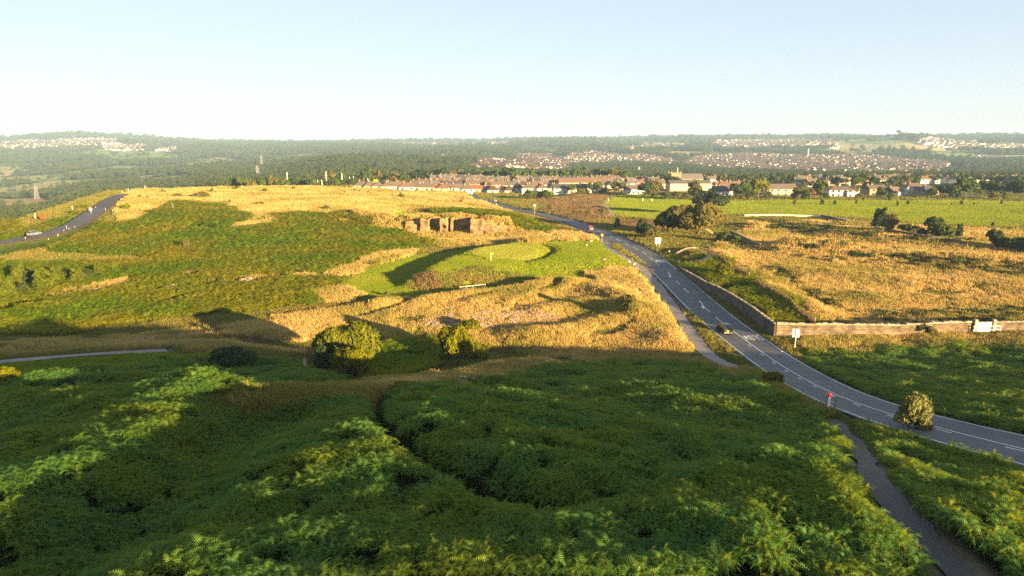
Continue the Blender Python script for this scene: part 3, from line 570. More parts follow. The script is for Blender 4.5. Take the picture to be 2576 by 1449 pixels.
# ------------------------------------------------------------------ ground cover
FARROAD = ROAD[ROAD[:, 1] > 190]
def clear(x, y):
    ok = np.ones(len(x), bool)
    for q in (1, 1.025, 1.05): ok &= (ldist(x * q, y * q, LROAD, 20)[0] > 6) & (ldist(x * q, y * q, FARROAD, 20)[0] > 4.8)
    return ok
TRENCH = RIDGEW[17][0]
x, y, r = even(400000, 20, 130); z = zone(x, y); ok = (z['near'] > .5) & ~on_way(x, y, .25) & (ldist(x, y, TRENCH, 20)[0] > .75) & (vn(x / 1.3, y / 1.3, 23) > .2) & (vn(x / .8, y / .8, 27) > .25)
spread('bracken', x, y, ok, (rng.uniform(.32, .54, len(x)) * np.clip(.85 + r / 160, .9, 1.45) * (.7 + .6 * vn(x / 1.5, y / 1.5, 19)))[:, None] * np.stack([np.ones(len(x)), np.ones(len(x)), rng.uniform(.85, 1.25, len(x))], 1), [fern(6, M_fern, .70, .82, 'bracken_plant', .12) for _ in range(5)], 'deep green bracken covering the near slope, frond tips catching the sun', 'bracken', .16, .5 * (vn(x[ok] / 1.7, y[ok] / 1.7, 33) - .5))
x, y, r = polar(130000, 85, 430); z = zone(x, y); ok = (z['bracken'] > .5) & (z['olive'] < .5) & (z['gold'] < .5) & (z['fairway'] < .5) & (z['near'] < .5) & ~on_way(x, y, .6) & (vn(x / 7, y / 7, 77) > .14) & clear(x, y)
k = r / 105
spread('hillside_bracken', x, y, ok, np.stack([k, k, k ** .45], 1) * rng.uniform(.8, 1.25, (len(x), 1)), [fern(8, M_fernfar, .5, .8, 'hillside_fern', .6) for _ in range(4)], 'bright green bracken over the left hillside, banks and road verges', 'bracken', .12)
BAND = wpoly([(-60, 870), (300, 852), (560, 826), (700, 800), (900, 770), (960, 830), (800, 880), (640, 905), (440, 880), (-60, 905)], feat)
GT = [blades(90, .85, .4, .95, .085, .4, M_gold) for _ in range(4)]
x, y, r = polar(190000, 42, 560); ck = clear(x, y); x, y, r = x[ck], y[ck], r[ck]; z = zone(x, y); k = r / 120
patch = fbm(x / 14, y / 14, 55, 3)
gold = (z['gold'] > .5) & (z['trim'] < .5) & (z['fairway'] < .5) & ~on_way(x, y, .5) & ~((z['bracken'] > .6) & (z['gold'] < .8))
band = sdist(x, y, BAND) > 0; gold = gold | (band & (fbm(x / 18, y / 7, 61, 3) > -.02) & (z['fairway'] < .5) & (z['bracken'] < .6) & ~on_way(x, y, .5))
keepg = gold & (rng.random(len(x)) < np.clip(.9 + patch * 2.6, .12, 1))
sc = np.stack([k, k, k ** .4], 1) * rng.uniform(.8, 1.2, (len(x), 1))
spread('dry_grass', x, y, keepg, sc, GT, 'long golden dry grass over the heath and fields', 'dry grass', .1)
HT = [blades(80, .85, .25, .65, .085, .5, M_rush, 'heath_clump') for _ in range(3)]
heath = (z['heath'] > .5) & (z['gold'] < .5) & ((z['fairway'] < .5) | (z['rough'] > .5)) & (z['bracken'] < .5) & (z['near'] < .4) & ~on_way(x, y, .4)
spread('heath_grass', x, y, heath, sc, HT, 'brown heath grass and rushes beside the fairways', 'heath grass', .1)
OT = [blades(80, .85, .2, .6, .085, .5, M_olive, 'green_clump') for _ in range(3)]
other = ~gold & ~heath & ((z['fairway'] < .5) | (z['rough'] > .5)) & ((z['bracken'] < .5) | (z['olive'] > .5)) & (z['near'] < .5) & ~on_way(x, y, .3) & (sdist(x, y, PLAT) > -25) & (y < 520)
other = other | (gold & ~keepg)
spread('green_grass', x, y, other, sc * np.array((1, 1, .8)), OT, 'olive green rough grass on the verges and banks', 'rough grass', .1)
LT = [blades(130, .85, .05, .13, .07, .2, M_lawn, 'mown_clump') for _ in range(3)]
x, y, r = polar(240000, 72, 520); z = zone(x, y); k = r / 120; gr = sdist(x, y, GREEN) > 0; ok = (z['fairway'] > .5) & (z['rough'] < .5) & ~on_way(x, y, .1) & ~gr
spread('fairway_grass', x, y, ok, np.stack([k, k, k ** .7], 1), LT, 'short mown green grass of the golf fairways', 'fairway grass', .03)
spread('putting_green', x, y, gr, np.stack([k, k, k * .35], 1), [blades(150, .85, .06, .14, .07, .5, M_putt, 'putting_green_clump') for _ in range(2)], 'closely mown pale putting green with a flag', 'putting green', .02)
FP = [wpoly(q, hgt) for q in ([(1062, 818), (1110, 800), (1200, 792), (1300, 786), (1402, 790), (1404, 812), (1330, 824), (1240, 832), (1150, 834), (1080, 830)], [(330, 722), (520, 716), (640, 708), (800, 712), (640, 726), (440, 735), (330, 740)], [(440, 692), (520, 690), (590, 686), (520, 700)], [(150, 862), (300, 858), (470, 862), (420, 872), (200, 870)], [(200, 735), (300, 722), (330, 712), (320, 730), (230, 745)], [(560, 760), (650, 750), (660, 762), (580, 768)])]
FT = []
for i in range(3):
    a = blades(26, .7, .4, .7, .05, .3, M_olive, 'flower_clump'); FT.append(leaves([(0, 0, .62, .62, .3)], 70, .09, M_flower, 40 + i, 1, .2, 'flower_heads', .1))
x, y, r = polar(90000, 95, 220); ok = np.zeros(len(x), bool)
for i, p in enumerate(FP): ok |= (sdist(x, y, p) > 0) & (rng.random(len(x)) < (.24 if i == 0 else .06)) & (vn(x / 5, y / 5, 9 + i) > (.25 if i == 0 else .5))
spread('wildflowers', x, y, ok, r / 120, FT, 'pale pink and white flower heads among the long grass', 'wildflowers', .05)
SCRUB = [wpoly(q, feat) for q in ([(1978, 632), (2060, 622), (2150, 640), (2400, 650), (2576, 668), (2700, 690), (2700, 730), (2450, 690), (2250, 668), (2040, 660)], [(1940, 560), (2100, 575), (2250, 600), (2400, 608), (2420, 618), (2200, 605), (2000, 585), (1930, 575)], [(2100, 790), (2576, 790), (2700, 792), (2700, 812), (2100, 812)], [(1720, 668), (1800, 645), (1880, 705), (2000, 790), (2030, 812), (1950, 815), (1860, 755), (1780, 712)], [(1960, 690), (2000, 700), (2080, 760), (2150, 785), (2100, 795), (2020, 740)], [(1850, 615), (1980, 640), (1900, 640), (1840, 628)], [(2420, 832), (2576, 828), (2700, 830), (2700, 855), (2440, 850)])]
x, y, r = polar(60000, 85, 330); ok = np.zeros(len(x), bool)
for i, p in enumerate(SCRUB): ok |= (sdist(x, y, p) + fbm(x / 6, y / 6, 4) * 8 > 0) & (rng.random(len(x)) < .22)
FL = [wpoly(q, hgt) for q in ([(1789, 645), (1812, 662), (1842, 686), (1884, 706)], [(1905, 726), (1920, 732), (1962, 760), (1986, 774), (2002, 796), (2026, 811), (2048, 826)])]
ok &= ~on_way(x, y, .8)
for p in FL: ok &= ldist(x, y, p, 10)[0] > 1.6
ST = [leaves([(0, 0, .35, .55, .8), (.35, .2, .3, .4, .8), (-.3, .25, .3, .42, .9)], 120, .12, LEAF[m], 60 + i, 1.2, .3, 'scrub_clump') for i, m in enumerate(('oak', 'olive', 'dark', 'olive'))]
k = r / 110
spread('undergrowth', x, y, ok, np.stack([k, k, k ** .5], 1) * rng.uniform(.7, 1.5, (len(x), 1)), ST, 'tangled green scrub along the banks and walls of the field', 'scrub', .1)
# ------------------------------------------------------------------ far woods
TOWNQ = [[(1288, 410), (1300, 402), (1425, 404), (1425, 432), (1330, 434), (1200, 428), (1204, 405), (1250, 398)], [(1288, 392), (1390, 391), (1390, 408), (1310, 408)], [(1400, 412), (1440, 392), (1480, 384), (1520, 386), (1540, 398), (1620, 392), (1706, 408), (1700, 420), (1560, 412), (1450, 420)], [(1710, 418), (1738, 402), (1850, 391), (1935, 389), (1935, 434), (1850, 428), (1760, 424)], [(1932, 391), (2010, 396), (2110, 394), (2240, 398), (2300, 408), (2382, 412), (2380, 436), (2250, 436), (2100, 440), (1932, 436)],
         [(1778, 368), (1800, 356), (1932, 354), (1932, 378), (1830, 378)], [(1932, 354), (2060, 353), (2105, 366), (2105, 376), (1932, 376)], [(2303, 357), (2400, 354), (2460, 362), (2480, 380), (2400, 376), (2330, 368)], [(-60, 360), (60, 356), (125, 358), (125, 382), (0, 384), (-60, 384)], [(125, 358), (250, 350), (300, 354), (300, 366), (200, 370), (125, 378)], [(257, 370), (368, 366), (370, 378), (290, 380)], [(973, 366), (1100, 362), (1288, 360), (1288, 372), (1000, 372)], [(400, 372), (460, 374), (450, 382), (400, 380)], [(2430, 396), (2520, 398), (2540, 408), (2450, 408)], [(1560, 372), (1700, 366), (1778, 366), (1700, 376), (1580, 380)], [(2400, 372), (2576, 366), (2640, 368), (2640, 378), (2440, 382)]]
TW = [wpoly(q, hgt) for q in TOWNQ]
def intown(x, y):
    m = np.zeros(len(x), bool)
    for p in TW: m |= sdist(x, y, p) > 0
    return m
x, y, r = polar(120000, 300, 6500); pl = sdist(x / 4, y / 4, np.array(PLAT) / 4.) * 4
fld = np.zeros(len(x), bool)
for p, c in FW:
    for q in (1, 1.03, 1.06): fld |= sdist(x * q, y * q, p) > -4
fld |= farfield(x, y)[0] | farfield(x * 1.025, y * 1.025)[0]
tw = intown(x, y) | intown(x * 1.02, y * 1.02)
ok = (pl < -22) & ~(fld & (rng.random(len(x)) > .04)) & ~(tw & (rng.random(len(x)) > .06)) & ~((np.abs(x / y - .25) < .55) & (r < 900) & (x > -60)) & (vn(x / 160, y / 160, 91) > .10)
sz = np.where(tw, np.maximum(6.5, .0032 * r), np.maximum(9, .0062 * r)) * rng.uniform(.7, 1.25, len(x))
WT = [leaves(lobeset(100 + i, 7, .36, .22, .55, .27, .1), 170, .085, M_wood_far, i, 1.1, .2, 'woodland_tree', .7) for i in range(4)]
spread('distant_woods', x, y, ok, np.stack([sz, sz, sz * rng.uniform(.8, 1.15, len(x))], 1), WT, 'dense green woods filling the valleys and far hills', 'woods', .05)
# ------------------------------------------------------------------ far town: thousands of small houses as one mass
def gable_block(x, y, z, w, d, h, rh, a):
    ca, sa = np.cos(a), np.sin(a)
    def P(u, v, zz): return np.stack([x + u * ca - v * sa, y + u * sa + v * ca, z + zz], 1)
    n = len(x); o = np.zeros(n); e = .35
    V = [P(-w, -d, o - 3), P(w, -d, o - 3), P(w, d, o - 3), P(-w, d, o - 3), P(-w, -d, h), P(w, -d, h), P(w, d, h), P(-w, d, h), P(-w, o, h + rh), P(w, o, h + rh),
         P(-w - e, -d - e, h - .2), P(w + e, -d - e, h - .2), P(w + e, o, h + rh + .12), P(-w - e, o, h + rh + .12), P(w + e, d + e, h - .2), P(-w - e, d + e, h - .2)]
    V = np.stack(V, 1).reshape(-1, 3); k = (np.arange(n) * 16)[:, None]
    wall = np.concatenate([k + f for f in ([0, 1, 5, 4], [1, 2, 6, 5], [2, 3, 7, 6], [3, 0, 4, 7], [5, 6, 9, 9], [7, 4, 8, 8])]); roof = np.concatenate([k + f for f in ([10, 11, 12, 13], [13, 12, 14, 15])])
    return V, wall, roof
def vary(name, cols, rough=.9):
    m, n, l = newmat(name); b = n.new('ShaderNodeBsdfDiffuse'); o = n.new('ShaderNodeOutputMaterial'); l.new(b.outputs[0], o.inputs[0])
    g = n.new('ShaderNodeNewGeometry'); r = n.new('ShaderNodeValToRGB'); r.color_ramp.interpolation = 'CONSTANT'; r.color_ramp.elements.remove(r.color_ramp.elements[0])
    for i, c in enumerate(cols):
        e = r.color_ramp.elements[0] if i == 0 else r.color_ramp.elements.new(i / len(cols)); e.position = i / len(cols); e.color = (*c, 1)
    at_ = n.new('ShaderNodeAttribute'); at_.attribute_name = 'shade'; l.new(at_.outputs['Fac'], r.inputs[0]); l.new(r.outputs[0], b.inputs[0]); return m
M_fw = vary('town_walls', [(.62, .50, .44), (.68, .60, .52), (.72, .68, .64), (.46, .36, .30), (.76, .72, .68), (.58, .48, .42)]); M_fr = vary('town_roofs', [(.11, .085, .075), (.15, .095, .075), (.09, .08, .078), (.17, .11, .085), (.08, .07, .068)])
hx = []; 
for i, p in enumerate(TW):
    lo = p.min(0); hi = p.max(0); D = p.mean(0); far = np.hypot(*D); ang = math.radians([8, -12, 22, -6, 10, 5, -8, 15, 5, -10, 5, 0, 10, 12, 0, 6][i % 16])
    su, sv = (8.8, 24) if far < 3300 else (14, 40); c, s = math.cos(ang), math.sin(ang); R_ = max(hi - lo) * .75
    u, v = np.meshgrid(np.arange(-R_, R_, su), np.arange(-R_, R_, sv)); u = u.ravel(); v = v.ravel(); u = u + rng.normal(0, 1.5, len(u)); v = v + rng.choice([-6.5, 6.5], len(v)) + 5 * np.sin(u / 60 + i)
    xx = D[0] + u * c - v * s; yy = D[1] + u * s + v * c; k = (sdist(xx, yy, p) + 30 * fbm(xx / 80, yy / 80, 8) > 0) & (rng.random(len(xx)) < .92) & (vn(xx / 70, yy / 70, 13) > .10)
    hx.append(np.stack([xx[k], yy[k], np.full(k.sum(), ang) + np.where(rng.random(k.sum()) < .3, math.pi / 2, 0), np.full(k.sum(), far)], 1))
hx = np.concatenate(hx); n = len(hx); big = np.maximum(1.3, hx[:, 3] / 2500)
V, wf, rf = gable_block(hx[:, 0], hx[:, 1], hgt(hx[:, 0], hx[:, 1]), rng.uniform(4, 6.5, n) * big, rng.uniform(3.6, 4.4, n) * big, rng.uniform(4.6, 6, n) * big, rng.uniform(2, 3, n) * big, hx[:, 2])
me = npmesh('far_town_houses', V, np.concatenate([wf, rf]), [M_fw, M_fr]); me.polygons.foreach_set('material_index', np.r_[np.zeros(len(wf), np.int32), np.ones(len(rf), np.int32)])
a = me.attributes.new('shade', 'FLOAT', 'POINT'); a.data.foreach_set('value', np.repeat(rng.random(n).astype(np.float32), 16))
tag(link('far_town_houses', me), 'rows of small pale houses over the far hillsides', 'houses', None, 'stuff')
print('FARHOUSES', n)
#--PART3--
# ------------------------------------------------------------------ quarry face
M_rock, n_, l_ = newmat('gritstone'); b_ = n_.new('ShaderNodeBsdfDiffuse'); o_ = n_.new('ShaderNodeOutputMaterial'); l_.new(b_.outputs[0], o_.inputs[0])
g_ = n_.new('ShaderNodeNewGeometry'); sp_ = n_.new('ShaderNodeSeparateXYZ'); l_.new(g_.outputs['Normal'], sp_.inputs[0])
c_ = mixc(n_, l_, ramp(n_, l_, noise(n_, l_, .5, 6, g_.outputs['Position']), .35, .65), (.10, .068, .038), (.21, .145, .082))
l_.new(mixc(n_, l_, ramp(n_, l_, sp_.outputs[2], .45, .75), c_, (.27, .18, .06)), b_.inputs[0])
def rock_face():
    S = [(-44, 244.5, 1.2), (-38, 243.4, 2.4), (-33, 241.6, 3.6), (-29.6, 240.0, 4.9), (-25.8, 246.0, 4.9), (-22.6, 238.8, 5.3), (-21.9, 242.4, 5.0), (-20.8, 239.0, 5.2), (-14.6, 246.2, 5.0), (-10, 235.8, 5.3), (-6.2, 236.8, 4.9), (-3, 239.4, 3.6), (1, 242, 2.2)]
    xs_ = np.arange(-44, 1, .22); e = np.array([q[0] for q in S]); k = np.clip(np.searchsorted(e, xs_ + .9 * fbm(xs_ / 2, xs_ * 0, 5)), 0, len(S) - 1)
    f0 = np.array([q[1] for q in S])[k]; tp = np.array([q[2] for q in S])[k] + .9 * fbm(xs_ / 1.6, xs_ * 0 + 3, 8, 3); zb = hgt(xs_, f0 - 2) - 1.0; V = []
    nz = 34
    for i in range(nz):
        t = i / (nz - 1); z_ = zb + (tp - zb) * t; rw = np.floor((z_ + 4 + .5 * fbm(xs_ / 6, xs_ * 0, 2)) / 1.15); cl = np.floor(xs_ / 2.1 + _hash(rw, rw * 0, 4) * 7)
        ins = (_hash(cl, rw, 5) - .5) * 1.0 + .75 * fbm(xs_ / 1.1, z_ / .8, 6, 3) + 1.5 * t ** 2 * (.4 + vn(xs_ / 3, xs_ * 0, 7)) + np.where(_hash(cl, rw, 6) < .12, .7, 0)
        V.append(np.stack([xs_ + .25 * fbm(z_ / 1.3, xs_, 9), f0 + ins, z_], 1))
    for dy, dz in ((.8, .25), (2.5, .1), (6, -.2), (10, -.9)): V.append(V[nz - 1] + np.stack([xs_ * 0, dy + xs_ * 0, dz + .3 * fbm(xs_ / 2, xs_ * 0 + dy, 4)], 1))
    V = np.stack(V, 0); m, n = V.shape[:2]; ii = np.arange(m * n).reshape(m, n); o = Vector((-18, 240, 0))
    me = npmesh('rock_face', V.reshape(-1, 3) - np.array(o), np.stack([ii[:-1, :-1], ii[:-1, 1:], ii[1:, 1:], ii[1:, :-1]], -1).reshape(-1, 4), M_rock)
    tag(link('rock_face', me, None, o), 'golden brown sandstone quarry face with dark clefts above the golf green', 'rock face')
rock_face()
# ------------------------------------------------------------------ trees and bushes
def limbs(h, seed, spread_=.3, stems=1):
    g = random.Random(seed); mb = MB()
    for s_ in range(stems):
        a = g.uniform(0, 6.28); ox = (0 if stems == 1 else .12) * math.cos(a); oy = (0 if stems == 1 else .12) * math.sin(a)
        tip = (ox * 2 + g.uniform(-.05, .05), oy * 2 + g.uniform(-.05, .05), .55)
        mb.tube([(ox * .3, oy * .3, -.06), (ox, oy, .22), tip], [.035 / stems ** .4, .028 / stems ** .4, .014], 6)
        for k in range(5):
            b = g.uniform(0, 6.28); z = g.uniform(.2, .5); r = spread_ * g.uniform(.6, 1.1)
            mb.tube([(ox * z / .5, oy * z / .5, z), (ox + r * .5 * math.cos(b), oy + r * .5 * math.sin(b), z + .13), (ox + r * math.cos(b), oy + r * math.sin(b), z + .28)], [.014, .009, .004], 5)
    return mb
CACHE = {}
SHAPES = {'round': lambda s: lobeset(s, 13, .36, .27, .60, .19), 'bush': lambda s: lobeset(s, 12, .36, .32, .46, .22, .0), 'tall': lambda s: [(0, 0, .3, .26, 1)] + [(.17 * math.cos(i * 2.4), .17 * math.sin(i * 2.4), .22 + .62 * i / 9, .25 * (1.05 - .07 * i), 1) for i in range(10)],
          'conic': lambda s: [(.13 * (1 - i / 11) * math.cos(i * 2.4), .13 * (1 - i / 11) * math.sin(i * 2.4), .12 + .80 * i / 11, .30 * (1 - .8 * i / 11), 1.1) for i in range(12)], 'dome': lambda s: lobeset(s, 22, .40, .30, .50, .19, .0),
          'loose': lambda s: lobeset(s, 9, .34, .30, .55, .15, .1)}
def plant(name, qx, qy, hpx, wpx, shape, leaf, label, cat='tree', n=900, size=.075, seed=0, Y=None, group=None, up=.15, elong=1.1, sink=0.0, woodname='trunk', top=None):
    if Y is None: p, t = at(qx, qy)
    else: p = atY(qx, Y); t = Y
    h = hpx / FQ * t * (1.3 if shape == 'bush' else 1.03); w = wpx / FQ * t
    if top is not None: h = HC - Y * slope(top) - p.z
    key = (shape, leaf, n, size, seed % 4, up)
    if key not in CACHE:
        sd = 300 + len(CACHE); CACHE[key] = (leaves(SHAPES[shape](sd), n, size, LEAF[leaf], sd, elong, up, 'crown', .5), limbs(1, sd, .3, 3 if shape in ('dome', 'bush', 'loose') else 1).mesh('trunk', M_bark))
    cr, tr = CACHE[key]; root = empty(name, p - Vector((0, 0, sink * h)), random.Random(int(qx * 7 + qy)).uniform(0, 6.28), label, cat, group)
    a = link('crown' if cat == 'tree' else 'foliage', cr, root); b = link(woodname if cat == 'tree' else 'stem', tr, root)
    for o in (a, b): o.scale = (w, w, h)
    return root
T = plant
# the bushes on the near slope
T('willow_bush', 880, 934, 128, 172, 'dome', 'willow', 'large round sunlit willow bush, tallest of the bushes on the near slope', 'bush', 9000, .030, 1, up=.75, elong=1.5)
T('hawthorn_bush', 886, 958, 92, 104, 'bush', 'haw', 'yellow green bush in front of the large round willow bush', 'bush', 5200, .038, 2, up=.5, elong=1.7)
T('hawthorn_bush', 1147, 918, 84, 84, 'bush', 'haw', 'yellow green bush standing alone right of the large willow bush', 'bush', 4600, .040, 3, up=.5, elong=1.7)
T('willow_bush', 812, 940, 84, 46, 'tall', 'dark', 'dark foliage added for the shaded left side of the large willow bush', 'tree', 1600, .05, 1)  # dark leaves stand in for the willow's own shaded left side
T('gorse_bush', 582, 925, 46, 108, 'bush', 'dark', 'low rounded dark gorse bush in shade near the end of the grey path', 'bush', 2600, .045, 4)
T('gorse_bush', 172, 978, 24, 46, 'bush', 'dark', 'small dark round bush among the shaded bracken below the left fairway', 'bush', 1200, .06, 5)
T('sapling', 26, 968, 50, 60, 'loose', 'haw', 'sunlit yellow sapling at the edge of the left fairway', 'tree', 900, .06, 6)
T('shrub', 1186, 838, 31, 52, 'bush', 'haw', 'bright green shrub in front of the patch of pale flowers', 'bush', 1400, .06, 7)
T('sapling', 1583, 795, 46, 42, 'bush', 'olive', 'young feathery tree alone in the golden grass beside the footpath', 'tree', 1200, .06, 8, up=.5)
T('birch_sapling', 2294, 1078, 80, 92, 'bush', 'pale', 'pale sallow bush between the road and the dark track, leaning over the tarmac', 'bush', 3200, .048, 9, up=.6, elong=1.4, sink=.13)
T('shrub', 1946, 968, 30, 52, 'bush', 'haw', 'yellow green shrub on the golden verge at the left edge of the road', 'bush', 900, .075, 10, up=.4)
T('shrub', 2306, 846, 34, 42, 'bush', 'dark', 'dark bush against the long boundary wall', 'bush', 1300, .06, 11); T('shrub', 2335, 847, 27, 40, 'bush', 'olive', 'green bush against the long boundary wall beside a darker one', 'bush', 1100, .06, 12)
T('sapling', 1823, 702, 40, 44, 'bush', 'haw', 'light green shrub on the bank below the timber fence', 'bush', 1200, .06, 13); T('shrub', 972, 745, 10, 14, 'bush', 'olive', 'small green shrub at the near corner of the lower fairway', 'bush', 400, .09, 14)
# bare saplings
def bare(name, qx, qy, hpx, label, n=6, mat=M_pale):
    p, t = at(qx, qy); h = hpx / FQ * t; mb = MB(); g = random.Random(int(qx))
    for k in range(n):
        a = g.uniform(0, 6.28); r = h * g.uniform(.1, .34) * (0 if n == 1 else 1); mb.tube([(0, 0, -.1), (r * .4 * math.cos(a), r * .4 * math.sin(a), h * .5), (r * math.cos(a), r * math.sin(a), h * g.uniform(.8, 1))], [.06, .045, .015], 5)
        if n == 1:
            for z in (.45, .6, .75): mb.tube([(0, 0, h * z), (h * .2 * math.cos(a + z * 9), h * .2 * math.sin(a + z * 9), h * (z + .2))], [.05, .02], 5)
    o = mb.build(name, mat, None, p); tag(o, label, 'tree'); return o
bare('bare_sapling', 770, 936, 38, 'bare twiggy sapling left of the large willow bush'); bare('dead_tree', 436, 535, 27, 'pale dead tree standing on the bracken hillside', 1)
# trees at the left edge
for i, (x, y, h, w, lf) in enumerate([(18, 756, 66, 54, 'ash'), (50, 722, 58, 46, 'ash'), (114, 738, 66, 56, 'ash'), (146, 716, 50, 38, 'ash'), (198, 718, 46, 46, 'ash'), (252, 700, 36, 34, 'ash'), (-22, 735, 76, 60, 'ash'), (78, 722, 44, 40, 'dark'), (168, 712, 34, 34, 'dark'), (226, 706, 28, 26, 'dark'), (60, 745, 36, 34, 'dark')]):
    T('birch_tree', x, y, h, w * 1.1, 'tall', lf, ('added shadow-dark' if lf == 'dark' else 'sunlit green') + ' tree in the clump at the left edge of the bracken', 'tree', 1900, .06, 20 + i, group='tree clump at the left edge')  # dark-leaved ones added for the deep shadow between the sunlit trees
for i, (x, y, h, w) in enumerate([(78, 780, 19, 30), (118, 776, 18, 34), (166, 775, 17, 32)]): T('shrub', x, y, h, w, 'bush', 'haw', 'low yellow green shrub below the left clump of trees', 'bush', 700, .09, 30 + i, group='low shrubs below the left tree clump')
# hillside shrubs
for i, (x, y, h, w, lf, lab) in enumerate([(412, 490, 11, 13, 'oak', ''), (450, 500, 12, 22, 'olive', ''), (508, 501, 16, 34, 'olive', ''), (532, 488, 12, 12, 'oak', ''), (578, 515, 11, 9, 'olive', ''), (318, 532, 17, 22, 'haw', ''), (562, 470, 7, 8, 'oak', ''), (580, 472, 10, 11, 'oak', ''), (596, 479, 9, 18, 'oak', ''), (627, 474, 8, 12, 'oak', ''), (352, 500, 9, 7, 'oak', ''), (371, 503, 9, 8, 'olive', ''),
   (666, 486, 10, 18, 'oak', ''), (652, 520, 11, 28, 'olive', ''), (820, 531, 11, 20, 'oak', ''), (1010, 500, 13, 13, 'oak', ''), (1160, 513, 9, 10, 'olive', ''), (739, 480, 9, 10, 'oak', ''), (894, 484, 8, 7, 'oak', ''), (904, 487, 8, 7, 'oak', ''), (927, 490, 8, 7, 'oak', ''), (720, 524, 7, 8, 'olive', ''), (722, 487, 6, 8, 'oak', ''), (868, 489, 7, 9, 'oak', '')]):
    T('shrub', x, y, h, w, 'bush', lf, 'small dark green shrub dotted on the golden ridge', 'bush', 380, .11, 40 + i, group='shrubs on the golden ridge')
for i, (x, y, h, w, lf) in enumerate([(110, 557, 16, 18, 'rust'), (365, 584, 13, 18, 'rust'), (462, 582, 12, 17, 'rust'), (468, 634, 26, 20, 'olive'), (400, 650, 13, 8, 'dark'), (185, 604, 8, 7, 'dark'), (760, 694, 16, 11, 'dark'), (690, 664, 12, 6, 'dark'), (763, 665, 12, 28, 'olive'), (520, 560, 10, 16, 'rust')]):
    T('shrub', x, y, h, w, 'bush', lf, {'rust': 'rusty brown shrub in the bracken of the left hillside', 'olive': 'olive rounded shrub in the bracken of the left hillside', 'dark': 'thin dark shrub in the bracken of the left hillside'}[lf], 'bush', 450, .10, 70 + i, group='shrubs in the hillside bracken')
# trees beside the road and on the heath
T('oak_tree', 1790, 545, 62, 84, 'round', 'dark', 'tall dark green tree behind the broad olive tree near the right fairway', 'tree', 2200, .055, 80)
T('oak_tree', 1748, 592, 88, 132, 'dome', 'olive', 'broad olive brown tree, largest beside the road', 'tree', 6500, .046, 81, up=.4)
T('pine_tree', 1673, 590, 48, 58, 'bush', 'dark', 'dark shaggy pine left of the broad olive tree', 'tree', 2000, .055, 82); T('oak_tree', 1618, 598, 36, 52, 'bush', 'dark', 'dark rounded bush nearest the road beside the broad olive tree', 'bush', 1600, .06, 83)
T('hawthorn_bush', 1637, 602, 28, 44, 'bush', 'olive', 'olive spreading bush behind the white twin post sign', 'bush', 1500, .06, 84, up=.4); T('pine_tree', 1553, 574, 26, 20, 'tall', 'oak', 'small dark pointed tree on the heath left of the roadside trees', 'tree', 900, .08, 85)
T('rowan_tree', 1806, 572, 38, 36, 'round', 'rust', 'orange tinted tree on the right side of the broad olive tree', 'tree', 1300, .06, 86); T('shrub', 1815, 612, 28, 44, 'bush', 'oak', 'green bush filling the corner by the dark stone wall', 'bush', 1500, .06, 87); T('shrub', 1852, 616, 20, 40, 'bush', 'oak', 'low dark green bush beside the post and rail fence', 'bush', 1200, .07, 88)
for i, (x, y, h, w) in enumerate([(1384, 532, 16, 14), (1482, 546, 13, 14), (1513, 542, 16, 20), (1593, 557, 10, 10), (1576, 553, 6, 4), (1407, 536, 7, 6), (1436, 506, 8, 8)]): T('shrub', x, y, h, w, 'bush', 'olive' if i < 3 else 'oak', 'small shrub on the brown heath left of the sandy path', 'bush', 420, .1, 90 + i, group='shrubs on the brown heath')
for i, (x, y, h, w) in enumerate([(1998, 517, 16, 9), (2068, 516, 15, 14), (2154, 514, 13, 7), (2172, 506, 12, 9), (2238, 505, 12, 9), (2257, 518, 13, 8), (2284, 516, 15, 11), (2394, 517, 7, 5), (2418, 516, 12, 11), (2450, 516, 7, 7), (2519, 514, 11, 8), (2100, 516, 14, 11), (2497, 570, 13, 10)]): T('sapling', x, y, h, w, 'tall', 'oak' if i % 3 else 'olive', 'slender young tree planted along the right fairway', 'tree', 420, .1, 100 + i, group='young trees along the right fairway')
T('birch_tree', 2212, 578, 58, 46, 'tall', 'dark', 'tall pointed dark tree beside the broken field wall', 'tree', 2200, .05, 120); T('birch_tree', 2234, 592, 46, 42, 'bush', 'olive', 'olive tree leaning right of the tall pointed dark tree', 'tree', 1800, .055, 121)
for i, (x, y, h, w, lf) in enumerate([(2275, 588, 25, 34, 'oak'), (2300, 590, 20, 28, 'olive'), (2346, 602, 48, 50, 'dark'), (2378, 604, 34, 44, 'oak'), (2411, 602, 42, 24, 'oak'), (2318, 598, 20, 30, 'dark'), (2498, 626, 42, 40, 'dark'), (2520, 630, 30, 30, 'dark'), (2548, 636, 38, 46, 'oak'), (2576, 640, 34, 44, 'dark'), (2440, 612, 14, 26, 'olive'), (2600, 645, 40, 40, 'oak')]):
    T('hawthorn_tree', x, y, h, w, 'tall' if i == 4 else 'bush', lf, {'dark': 'dark spreading hawthorn by the field wall', 'oak': 'green hawthorn by the field wall', 'olive': 'low olive bush by the field wall'}[lf], 'tree', 1500, .06, 130 + i, group='hawthorns along the field wall')
